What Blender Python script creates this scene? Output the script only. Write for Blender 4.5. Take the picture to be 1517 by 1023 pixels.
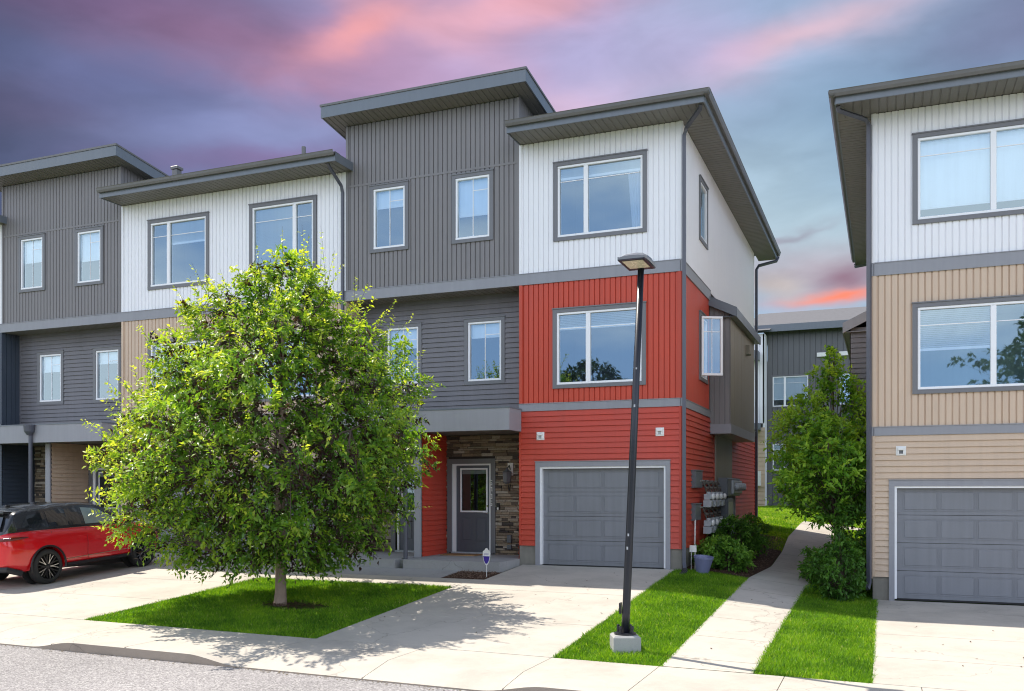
import bpy, bmesh, math, random
import numpy as np
from mathutils import Vector, Matrix
for o in list(bpy.data.objects): bpy.data.objects.remove(o)
S = bpy.context.scene
COL = S.collection
R = math.radians
# ------------------------------------------------------------------ camera
PX = 1517.0
YAW = R(22.1106)
cam = bpy.data.objects.new("camera", bpy.data.cameras.new("camera"))
COL.objects.link(cam)
cam.location = (0, 0, 1.65)
cam.rotation_euler = (R(90), 0, YAW)
cam.data.sensor_width = 36.0
cam.data.lens = 1355.0 / PX * 36.0
cam.data.shift_y = (727 - 511.5) / PX
cam.data.clip_end = 3000
S.camera = cam
S.view_settings.view_transform = 'Standard'
S.view_settings.look = 'None'
S.view_settings.gamma = 1.0
EXPO = 0.82
S.view_settings.exposure = EXPO
try: S.cycles.filter_width = 1.1
except Exception: pass
# ------------------------------------------------------------------ sun
sun_dir = Vector((-0.58, 0.18, 1.0)).normalized()
sl = bpy.data.lights.new("sun", 'SUN'); sl.energy = 4.0; sl.angle = R(0.5); sl.color = (1.0, 0.93, 0.82)
so = bpy.data.objects.new("sun", sl); COL.objects.link(so); so.location = (-20, 10, 30)
so.rotation_euler = sun_dir.to_track_quat('Z', 'Y').to_euler()
# ------------------------------------------------------------------ sky
W = bpy.data.worlds.new("World"); S.world = W; W.use_nodes = True
NT = W.node_tree; NT.nodes.clear()
def N(t, **k):
    n = NT.nodes.new(t)
    for a, b in k.items(): setattr(n, a, b)
    return n
def L(a, b): NT.links.new(a, b)
def M(op, a, b=None, c=None):
    n = N('ShaderNodeMath', operation=op)
    for i, v in enumerate((a, b, c)):
        if v is None: continue
        if isinstance(v, (int, float)): n.inputs[i].default_value = v
        else: L(v, n.inputs[i])
    return n.outputs[0]
tc = N('ShaderNodeTexCoord')
sep = N('ShaderNodeSeparateXYZ'); L(tc.outputs['Generated'], sep.inputs[0])
az0 = M('ARCTAN2', sep.outputs[0], sep.outputs[1])            # azimuth from +Y, towards +X
el0 = M('ARCSINE', sep.outputs[2])
nz = N('ShaderNodeTexNoise'); nz.inputs['Scale'].default_value = 3.2; nz.inputs['Detail'].default_value = 5; nz.inputs['Roughness'].default_value = .55
mp = N('ShaderNodeMapping'); mp.inputs['Scale'].default_value = (1, 1, 2.6); mp.inputs['Rotation'].default_value = (0.25, 0.35, 0)
L(tc.outputs['Generated'], mp.inputs[0]); L(mp.outputs[0], nz.inputs['Vector'])
ns = N('ShaderNodeSeparateXYZ'); L(nz.outputs['Color'], ns.inputs[0])
az = M('ADD', az0, M('MULTIPLY', M('SUBTRACT', ns.outputs[0], .5), .16))
el = M('ADD', el0, M('MULTIPLY', M('SUBTRACT', ns.outputs[1], .5), .10))
sky = N('ShaderNodeTexSky', sky_type='NISHITA', sun_disc=False)
sky.sun_elevation = math.asin(sun_dir.z); sky.sun_rotation = math.atan2(sun_dir.x, sun_dir.y)
sky.air_density = 1.2; sky.dust_density = 1.5
sk = N('ShaderNodeVectorMath', operation='SCALE'); sk.inputs[3].default_value = 0.09; L(sky.outputs[0], sk.inputs[0])
def mix(a, b, f, bt='MIX'):
    n = N('ShaderNodeMix', data_type='RGBA', blend_type=bt)
    for i, v in ((0, f), (6, a), (7, b)):
        if isinstance(v, (int, float)): n.inputs[i].default_value = v
        elif isinstance(v, tuple): n.inputs[i].default_value = (*v, 1)
        else: L(v, n.inputs[i])
    return n.outputs[2]
def sstep(x, a, b):
    n = N('ShaderNodeMapRange', interpolation_type='SMOOTHSTEP'); L(x, n.inputs[0])
    n.inputs[1].default_value = a; n.inputs[2].default_value = b; n.inputs[3].default_value = 0; n.inputs[4].default_value = 1
    return n.outputs[0]
def lin(c): return tuple(((v/255)/12.92 if v/255 <= .04045 else ((v/255+.055)/1.055)**2.4) / SKYG for v in c)
SKYG = 2 ** EXPO
def blob(col, px, py, rot, sa, se, c, k=1.0):
    """a soft cloud bank centred on one direction of the sky (azimuth/elevation found from where the photo shows it)"""
    u = (px - 758.5) / 1355
    a0 = math.atan(u) - YAW; e0 = math.atan((727 - py) / 1355 / math.sqrt(1 + u*u))
    da = M('SUBTRACT', az, a0); de = M('SUBTRACT', el, e0)
    cr, sr = math.cos(R(rot)), math.sin(R(rot))
    p = M('DIVIDE', M('ADD', M('MULTIPLY', da, cr), M('MULTIPLY', de, sr)), sa / 1355)
    q = M('DIVIDE', M('SUBTRACT', M('MULTIPLY', de, cr), M('MULTIPLY', da, sr)), se / 1355)
    g = M('EXPONENT', M('MULTIPLY', M('ADD', M('MULTIPLY', p, p), M('MULTIPLY', q, q)), -1.0))
    return mix(col, lin(c), M('MULTIPLY', g, k))
# sky over the houses: lavender and blue with dark left side
wide = N('ShaderNodeValToRGB'); 
hr = M('MULTIPLY_ADD', az, 1.0, 1.2)
L(hr, wide.inputs[0]); cr_ = wide.color_ramp
pts = [(0.10, (56, 66, 96)), (0.32, (76, 88, 124)), (0.50, (108, 118, 164)), (0.70, (146, 148, 198)), (0.92, (164, 166, 212)), (1.0, (140, 172, 208))]
cr_.elements[0].position = pts[0][0]; cr_.elements[0].color = (*lin(pts[0][1]), 1)
cr_.elements[1].position = pts[-1][0]; cr_.elements[1].color = (*lin(pts[-1][1]), 1)
for p_, c_ in pts[1:-1]:
    e_ = cr_.elements.new(p_); e_.color = (*lin(c_), 1)
c = wide.outputs[0]
c = blob(c, 1230, 330, 0, 330, 130, (182, 208, 222), .95)
c = blob(c, 1430, 150, 8, 230, 90, (112, 152, 188), .95)
c = blob(c, 1500, 20, 0, 150, 70, (112, 108, 148), .7)
c = blob(c, 90, 150, 10, 140, 40, (106, 92, 130), .5)
c = blob(c, 330, 60, -12, 330, 62, (156, 114, 152), .85)
c = blob(c, 130, -20, 0, 200, 60, (96, 80, 124), .6)
c = blob(c, 270, 150, -5, 260, 34, (96, 108, 160), .7)
c = blob(c, 620, 105, -8, 130, 60, (196, 132, 168), .6)
c = blob(c, 480, 190, 4, 200, 34, (136, 148, 198), .75)
c = blob(c, 420, 238, 6, 190, 22, (124, 98, 146), .7)
c = blob(c, 640, 30, -20, 200, 30, (216, 160, 184), .75)
c = blob(c, 545, 50, 30, 95, 26, (246, 156, 158), .9)
c = blob(c, 780, 8, 12, 170, 32, (244, 170, 182), .9)
c = blob(c, 700, 90, 10, 160, 40, (186, 164, 206), .6)
c = blob(c, 880, 150, 5, 90, 32, (222, 184, 208), .7)
c = blob(c, 1190, 42, 16, 150, 30, (226, 190, 206), .9)
c = blob(c, 1090, 70, 10, 70, 24, (228, 184, 208), .6)
c = blob(c, 1010, 60, 10, 120, 80, (182, 170, 212), .75)
c = blob(c, 1200, 405, 6, 150, 34, (186, 176, 188), .85)
c = blob(c, 1250, 415, 12, 60, 20, (150, 112, 134), .9)
c = blob(c, 1225, 447, 11, 70, 9, (252, 122, 84), 1.0)
c = blob(c, 1180, 362, 22, 60, 5, (150, 142, 160), .6)
c = blob(c, 1140, 440, 0, 40, 20, (204, 190, 186), .8)
fine = N('ShaderNodeTexNoise'); fine.inputs['Scale'].default_value = 9; fine.inputs['Detail'].default_value = 6; fine.inputs['Distortion'].default_value = .4
L(mp.outputs[0], fine.inputs['Vector'])
fs = N('ShaderNodeVectorMath', operation='SCALE'); L(c, fs.inputs[0]); L(M('MULTIPLY_ADD', fine.outputs['Fac'], .62, .69), fs.inputs[3]); 
hs_ = N('ShaderNodeHueSaturation'); hs_.inputs['Saturation'].default_value = .90; hs_.inputs['Value'].default_value = 1.04; L(fs.outputs[0], hs_.inputs['Color']); c = hs_.outputs[0]
# behind the camera and overhead: bright broken cloud on blue
cn = N('ShaderNodeTexNoise'); cn.inputs['Scale'].default_value = 2.4; cn.inputs['Detail'].default_value = 7; L(mp.outputs[0], cn.inputs['Vector'])
cl = sstep(cn.outputs['Fac'], .42, .66)
back = mix(sk.outputs[0], (.20, .21, .24), M('MULTIPLY', cl, .7))
low = M('MULTIPLY', M('SUBTRACT', 1.0, sstep(el0, R(26), R(52))), sstep(M('COSINE', M('ADD', az0, YAW)), .1, -.35))
back = mix(back, mix((.58, .78, 1.15), (1.62, 1.57, 1.56), cl), M('MULTIPLY', low, .9))
bb = N('ShaderNodeVectorMath', operation='SCALE'); bb.inputs[3].default_value = 1.0; L(back, bb.inputs[0])
front = M('MULTIPLY', sstep(M('COSINE', M('ADD', az0, YAW)), .25, .62), M('SUBTRACT', 1.0, sstep(el0, R(33), R(55))))
full = mix(bb.outputs[0], c, front)
bg = N('ShaderNodeBackground'); L(full, bg.inputs[0]); bg.inputs[1].default_value = 1.0
wo = N('ShaderNodeOutputWorld'); L(bg.outputs[0], wo.inputs[0])
W.cycles.sampling_method = 'MANUAL'; W.cycles.sample_map_resolution = 1024

# ------------------------------------------------------------------ materials
MATS = {}
def srgb(c): return tuple((v/255)/12.92 if v/255 <= .04045 else ((v/255+.055)/1.055)**2.4 for v in c)
def newmat(name):
    m = bpy.data.materials.new(name); m.use_nodes = True
    nt = m.node_tree; nt.nodes.clear()
    o = nt.nodes.new('ShaderNodeOutputMaterial')
    return m, nt, o
def nd(nt, t, ins=None, **k):
    n = nt.nodes.new(t)
    for a, b in k.items(): setattr(n, a, b)
    for a, b in (ins or {}).items():
        if isinstance(b, bpy.types.NodeSocket): nt.links.new(b, n.inputs[a])
        else: n.inputs[a].default_value = b
    return n
def ramp(nt, fac, stops):
    r = nd(nt, 'ShaderNodeValToRGB', {0: fac}); e = r.color_ramp.elements
    e[0].position, e[0].color = stops[0][0], (*stops[0][1], 1)
    e[1].position, e[1].color = stops[-1][0], (*stops[-1][1], 1)
    for p, c_ in stops[1:-1]:
        q = e.new(p); q.color = (*c_, 1)
    return r.outputs[0]
def paint(name, col, rough=.5, var=.10, scale=1.2, streak=.08, bump=.15, bscale=60, metal=0.0, spec=.5, coat=0.0):
    """painted surface: soft large mottling, faint rain streaks, fine grain"""
    if name in MATS: return MATS[name]
    m, nt, o = newmat(name)
    t = nd(nt, 'ShaderNodeTexCoord').outputs['Object']
    n1 = nd(nt, 'ShaderNodeTexNoise', {'Vector': t, 'Scale': scale, 'Detail': 6, 'Roughness': .6})
    mp = nd(nt, 'ShaderNodeMapping', {0: t, 3: (6, 6, .35)})
    n2 = nd(nt, 'ShaderNodeTexNoise', {'Vector': mp.outputs[0], 'Scale': 2.0, 'Detail': 4})
    n3 = nd(nt, 'ShaderNodeTexNoise', {'Vector': t, 'Scale': bscale, 'Detail': 3})
    a = nd(nt, 'ShaderNodeMath', {0: n1.outputs[0], 1: .5}, operation='SUBTRACT').outputs[0]
    a = nd(nt, 'ShaderNodeMath', {0: a, 1: var*2.4, 2: 1.0}, operation='MULTIPLY_ADD').outputs[0]
    b = nd(nt, 'ShaderNodeMath', {0: n2.outputs[0], 1: .5}, operation='SUBTRACT').outputs[0]
    b = nd(nt, 'ShaderNodeMath', {0: b, 1: streak*2.4, 2: a}, operation='MULTIPLY_ADD').outputs[0]
    c_ = nd(nt, 'ShaderNodeVectorMath', {0: (*col, ), 3: b}, operation='SCALE').outputs[0]
    bp = nd(nt, 'ShaderNodeBump', {'Strength': bump, 'Distance': .004, 'Height': n3.outputs[0]})
    rr = nd(nt, 'ShaderNodeMath', {0: n1.outputs[0], 1: .25, 2: rough-.12}, operation='MULTIPLY_ADD').outputs[0]
    p = nd(nt, 'ShaderNodeBsdfPrincipled', {'Base Color': c_, 'Roughness': rr, 'Metallic': metal, 'Normal': bp.outputs[0], 'Specular IOR Level': spec, 'Coat Weight': coat})
    nt.links.new(p.outputs[0], o.inputs[0]); MATS[name] = m
    return m
RED = paint('red vinyl siding', (.53, .062, .029), .5, .10)
REDL = paint('red lap siding', (.50, .055, .029), .5, .13)
GREY = paint('warm grey board siding', (.205, .192, .192), .5, .10)
GREYL = paint('grey lap siding', (.165, .158, .168), .5, .18, streak=.12)
WHITE = paint('white vinyl siding', (.86, .855, .87), .5, .03, streak=.03)
TAN = paint('tan vinyl siding', (.60, .455, .335), .5, .05)
TANL = paint('tan lap siding', (.57, .43, .31), .5, .07)
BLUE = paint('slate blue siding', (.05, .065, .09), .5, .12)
BAND = paint('grey band board', (.27, .272, .295), .45, .06)
TRIM = paint('grey window casing', (.165, .165, .175), .45, .08)
FASC = paint('blue grey fascia metal', (.145, .165, .192), .35, .06)
CANO = paint('canopy cladding', (.30, .30, .325), .5, .06)
SOFF = paint('brown grey soffit', (.165, .158, .142), .5, .10)
GUT = paint('weathered gutter metal', (.14, .135, .13), .4, .1)
DSP = paint('dark downspout metal', (.085, .09, .115), .35, .1)
WFR = paint('white window vinyl', (.86, .86, .87), .35, .03, streak=.02)
WPL = paint('white plastic', (.80, .79, .76), .4, .05)
GARD = paint('garage door paint', (.195, .202, .222), .42, .06, scale=2, streak=.10)
DOORM = paint('front door paint', (.10, .108, .130), .4, .06)
CONCF = paint('foundation concrete', (.22, .205, .175), .85, .25, scale=5, bump=.6, bscale=90)
BUMPT = paint('khaki side cladding', (.235, .215, .17), .5, .1)
BLACKM = paint('black powder coat', (.012, .014, .022), .33, .3, streak=.2)
METER = paint('light grey meter enamel', (.42, .44, .46), .4, .12, scale=20)
METERD = paint('dark grey meter steel', (.13, .14, .155), .4, .12, scale=12)
PIPE = paint('galvanised pipe', (.42, .42, .40), .35, .2, scale=30, metal=.6)
RUST = paint('dull brown pipe', (.10, .085, .07), .6, .3, scale=30)
BRASS = paint('satin nickel', (.55, .55, .55), .25, .1, metal=.9)
DARK = paint('dark interior', (.03,.03,.035), .9, .2)
INTW = paint('interior wall', (.07, .085, .11), .9, .1)
BLIND = paint('window blind', (.80, .84, .86), .6, .05)
CURT = paint('curtain cloth', (.45, .52, .60), .9, .1)
ROOFM = paint('asphalt shingle', (.13, .13, .145), .9, .35, scale=12, bump=.8, bscale=40)
ROOFL = paint('pale shingle', (.115, .115, .125), .9, .3, scale=6, bump=.8, bscale=40)
BARK = paint('tree bark', (.30, .22, .175), .85, .35, scale=9, bump=1.0, bscale=30)
TWIG = paint('dark twig', (.085, .055, .045), .85, .2)
MAT_ = paint('coir mat', (.34, .20, .09), .95, .3, scale=40, bump=.8, bscale=200)
POT = paint('blue grey plastic', (.16, .17, .29), .4, .12)
PURP = paint('violet sign paint', (.05, .025, .30), .35, .05)
LAMPG = paint('lamp lens', (.72, .68, .50), .25, .06, scale=20)
RUB = paint('tyre rubber', (.022, .022, .022), .75, .2, scale=30)
RIMM = paint('dark alloy', (.035, .035, .038), .28, .1, metal=.7)
RIML = paint('machined alloy', (.52, .52, .52), .22, .05, metal=.9)
BPL = paint('black car plastic', (.014, .014, .016), .4, .2)
BROOF = paint('gloss black roof', (.020, .022, .026), .14, .05, coat=.6)
REDGL = paint('tail lamp plastic', (.10, .01, .012), .15, .05)
def concrete(name, col, rough=.85):
    m, nt, o = newmat(name)
    t = nd(nt, 'ShaderNodeTexCoord').outputs['Object']
    n1 = nd(nt, 'ShaderNodeTexNoise', {'Vector': t, 'Scale': .7, 'Detail': 10, 'Roughness': .72})
    n2 = nd(nt, 'ShaderNodeTexNoise', {'Vector': t, 'Scale': 90, 'Detail': 3})
    mpx = nd(nt, 'ShaderNodeMapping', {0: t, 3: (2, 60, 2)})
    n3 = nd(nt, 'ShaderNodeTexNoise', {'Vector': mpx.outputs[0], 'Scale': 1.0, 'Detail': 4})
    n4 = nd(nt, 'ShaderNodeTexNoise', {'Vector': t, 'Scale': 4.5, 'Detail': 5, 'Roughness': .7})
    v = ramp(nt, n1.outputs[0], [(.3, tuple(x*.78 for x in col)), (.55, col), (.75, tuple(min(1, x*1.05) for x in col))])
    st = nd(nt, 'ShaderNodeMapRange', {0: n4.outputs[0], 1: .60, 2: .76, 3: 0., 4: .42}).outputs[0]
    v = nd(nt, 'ShaderNodeMix', {0: st, 6: v, 7: (*[x*.55 for x in col], 1)}, data_type='RGBA').outputs[2]
    wv = nd(nt, 'ShaderNodeTexNoise', {'Vector': t, 'Scale': 1.6, 'Detail': 4})
    wm = nd(nt, 'ShaderNodeVectorMath', {0: wv.outputs['Color'], 1: t}, operation='ADD')
    vc = nd(nt, 'ShaderNodeTexVoronoi', {'Vector': wm.outputs[0], 'Scale': .27}, feature='DISTANCE_TO_EDGE')
    ck = nd(nt, 'ShaderNodeMapRange', {0: vc.outputs['Distance'], 1: .0012, 2: .003, 3: .32, 4: 0.}).outputs[0]
    v = nd(nt, 'ShaderNodeMix', {0: ck, 6: v, 7: (.08, .07, .06, 1)}, data_type='RGBA').outputs[2]
    g = nd(nt, 'ShaderNodeMath', {0: n2.outputs[0], 1: .28, 2: .86}, operation='MULTIPLY_ADD').outputs[0]
    v = nd(nt, 'ShaderNodeVectorMath', {0: v, 3: g}, operation='SCALE').outputs[0]
    h = nd(nt, 'ShaderNodeMath', {0: n2.outputs[0], 1: n3.outputs[0]}, operation='ADD').outputs[0]
    bp = nd(nt, 'ShaderNodeBump', {'Strength': .35, 'Distance': .004, 'Height': h})
    p = nd(nt, 'ShaderNodeBsdfPrincipled', {'Base Color': v, 'Roughness': rough, 'Normal': bp.outputs[0], 'Specular IOR Level': .25})
    nt.links.new(p.outputs[0], o.inputs[0]); MATS[name] = m
    return m
CONC = concrete('broom finished concrete', (.48, .44, .385))
CONCP = concrete('porch concrete', (.36, .355, .35))
CONCK = concrete('kerb face concrete', (.36, .30, .24))
CONCB = concrete('lamp base concrete', (.36, .36, .35))
def asphalt():
    m, nt, o = newmat('weathered asphalt')
    t = nd(nt, 'ShaderNodeTexCoord').outputs['Object']
    v1 = nd(nt, 'ShaderNodeTexVoronoi', {'Vector': t, 'Scale': 62})
    n1 = nd(nt, 'ShaderNodeTexNoise', {'Vector': t, 'Scale': .6, 'Detail': 6})
    n2 = nd(nt, 'ShaderNodeTexNoise', {'Vector': t, 'Scale': 45, 'Detail': 4})
    sepc = nd(nt, 'ShaderNodeSeparateColor', {0: v1.outputs['Color']})
    c_ = ramp(nt, sepc.outputs[0], [(0, (.16, .15, .152)), (.45, (.27, .255, .258)), (.8, (.34, .325, .325)), (1, (.46, .44, .43))])
    g = nd(nt, 'ShaderNodeMath', {0: n1.outputs[0], 1: .5, 2: .78}, operation='MULTIPLY_ADD').outputs[0]
    c_ = nd(nt, 'ShaderNodeVectorMath', {0: c_, 3: g}, operation='SCALE').outputs[0]
    h = nd(nt, 'ShaderNodeMath', {0: v1.outputs['Distance'], 1: n2.outputs[0]}, operation='ADD').outputs[0]
    bp = nd(nt, 'ShaderNodeBump', {'Strength': .7, 'Distance': .006, 'Height': h})
    p = nd(nt, 'ShaderNodeBsdfPrincipled', {'Base Color': c_, 'Roughness': .9, 'Normal': bp.outputs[0], 'Specular IOR Level': .2})
    nt.links.new(p.outputs[0], o.inputs[0]); return m
ASPH = asphalt()
def soil(name, stops, scale):
    m, nt, o = newmat(name)
    t = nd(nt, 'ShaderNodeTexCoord').outputs['Object']
    n1 = nd(nt, 'ShaderNodeTexNoise', {'Vector': t, 'Scale': scale, 'Detail': 8, 'Roughness': .75})
    c_ = ramp(nt, n1.outputs[0], stops)
    bp = nd(nt, 'ShaderNodeBump', {'Strength': 1.0, 'Distance': .02, 'Height': n1.outputs[0]})
    p = nd(nt, 'ShaderNodeBsdfPrincipled', {'Base Color': c_, 'Roughness': .95, 'Normal': bp.outputs[0], 'Specular IOR Level': .1})
    nt.links.new(p.outputs[0], o.inputs[0]); return m
TURF = soil('turf soil', [(.3, (.03, .05, .010)), (.5, (.06, .11, .014)), (.7, (.10, .19, .02))], 14)
MULCH = soil('bark mulch', [(.3, (.018, .010, .007)), (.5, (.075, .042, .028)), (.7, (.17, .11, .08))], 28)
def foliage(name, stops, trans=.35, rough=.5, spec=.35):
    """leaf colour comes from a per-leaf attribute (young / old leaves; the main tree also has its sunlit side painted in)"""
    m, nt, o = newmat(name)
    at = nd(nt, 'ShaderNodeAttribute', attribute_name='tint')
    c_ = ramp(nt, at.outputs['Fac'], stops)
    p = nd(nt, 'ShaderNodeBsdfPrincipled', {'Base Color': c_, 'Roughness': rough, 'Specular IOR Level': spec})
    tcv = nd(nt, 'ShaderNodeVectorMath', {0: c_, 1: (1.5, 1.45, .55)}, operation='MULTIPLY').outputs[0]
    tr = nd(nt, 'ShaderNodeBsdfTranslucent', {0: tcv})
    mx = nd(nt, 'ShaderNodeMixShader', {0: trans, 1: p.outputs[0], 2: tr.outputs[0]})
    nt.links.new(mx.outputs[0], o.inputs[0]); return m
LEAF = foliage('chokecherry leaves', [(0, (.045, .018, .026)), (.16, (.050, .030, .026)), (.20, (.05, .12, .016)), (.5, (.115, .26, .03)), (.75, (.28, .42, .04)), (1, (.60, .64, .09))], .50, .40, .55)
LEAF2 = foliage('ash leaves', [(0, (.04, .10, .02)), (.5, (.14, .32, .035)), (1, (.40, .58, .07))], .5)
LEAF3 = foliage('shrub leaves', [(0, (.03, .08, .015)), (.5, (.09, .22, .03)), (1, (.22, .40, .05))], .4)
LEAF4 = foliage('far tree leaves', [(0, (.02, .045, .012)), (1, (.07, .12, .02))], .25)
BLADE = foliage('grass blades', [(0, (.025, .075, .006)), (.35, (.085, .22, .012)), (.65, (.21, .40, .018)), (.88, (.36, .52, .03)), (1, (.55, .54, .20))], .45, .5, .3)
def glass(name, refl=.20, tint=(.88, .93, .97)):
    m, nt, o = newmat(name)
    t = nd(nt, 'ShaderNodeTexCoord').outputs['Object']
    n = nd(nt, 'ShaderNodeTexNoise', {'Vector': t, 'Scale': 1.3, 'Detail': 1})
    bp = nd(nt, 'ShaderNodeBump', {'Strength': .05, 'Distance': .02, 'Height': n.outputs[0]})
    g = nd(nt, 'ShaderNodeBsdfGlossy', {'Color': (.62, .84, 1, 1), 'Roughness': .015, 'Normal': bp.outputs[0]})
    tr = nd(nt, 'ShaderNodeBsdfTransparent', {0: (*tint, 1)})
    fr = nd(nt, 'ShaderNodeFresnel', {'IOR': 1.5, 'Normal': bp.outputs[0]})
    f = nd(nt, 'ShaderNodeMath', {0: fr.outputs[0], 1: .6, 2: refl}, operation='MULTIPLY_ADD', use_clamp=True).outputs[0]
    mx = nd(nt, 'ShaderNodeMixShader', {0: f, 1: tr.outputs[0], 2: g.outputs[0]})
    nt.links.new(mx.outputs[0], o.inputs[0]); return m
GLASS = glass('window glass')
GLASSD = glass('door glass', .10, (.5, .5, .5))
CGLASS = glass('car glass', .08, (.03, .035, .04))
CGLASSL = glass('clear car glass', .08, (.45, .55, .55))
def stone():
    m, nt, o = newmat('stacked stone veneer')
    t = nd(nt, 'ShaderNodeTexCoord').outputs['Object']
    at = nd(nt, 'ShaderNodeAttribute', attribute_name='tint')
    n = nd(nt, 'ShaderNodeTexNoise', {'Vector': t, 'Scale': 22, 'Detail': 6, 'Roughness': .7})
    c_ = ramp(nt, at.outputs['Fac'], [(0, (.045, .038, .036)), (.3, (.17, .130, .095)), (.6, (.28, .21, .14)), (.85, (.34, .285, .22)), (1, (.42, .37, .31))])
    g = nd(nt, 'ShaderNodeMath', {0: n.outputs[0], 1: 1.3, 2: .35}, operation='MULTIPLY_ADD').outputs[0]
    c_ = nd(nt, 'ShaderNodeVectorMath', {0: c_, 3: g}, operation='SCALE').outputs[0]
    bp = nd(nt, 'ShaderNodeBump', {'Strength': .9, 'Distance': .012, 'Height': n.outputs[0]})
    p = nd(nt, 'ShaderNodeBsdfPrincipled', {'Base Color': c_, 'Roughness': .85, 'Normal': bp.outputs[0]})
    nt.links.new(p.outputs[0], o.inputs[0]); return m
STONE = stone()
def carpaint():
    m, nt, o = newmat('red car paint')
    p = nd(nt, 'ShaderNodeBsdfPrincipled', {'Base Color': (.62, .006, .012, 1), 'Roughness': .22, 'Metallic': .1, 'Coat Weight': 1.0, 'Coat Roughness': .04})
    nt.links.new(p.outputs[0], o.inputs[0]); return m
CARP = carpaint()
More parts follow.
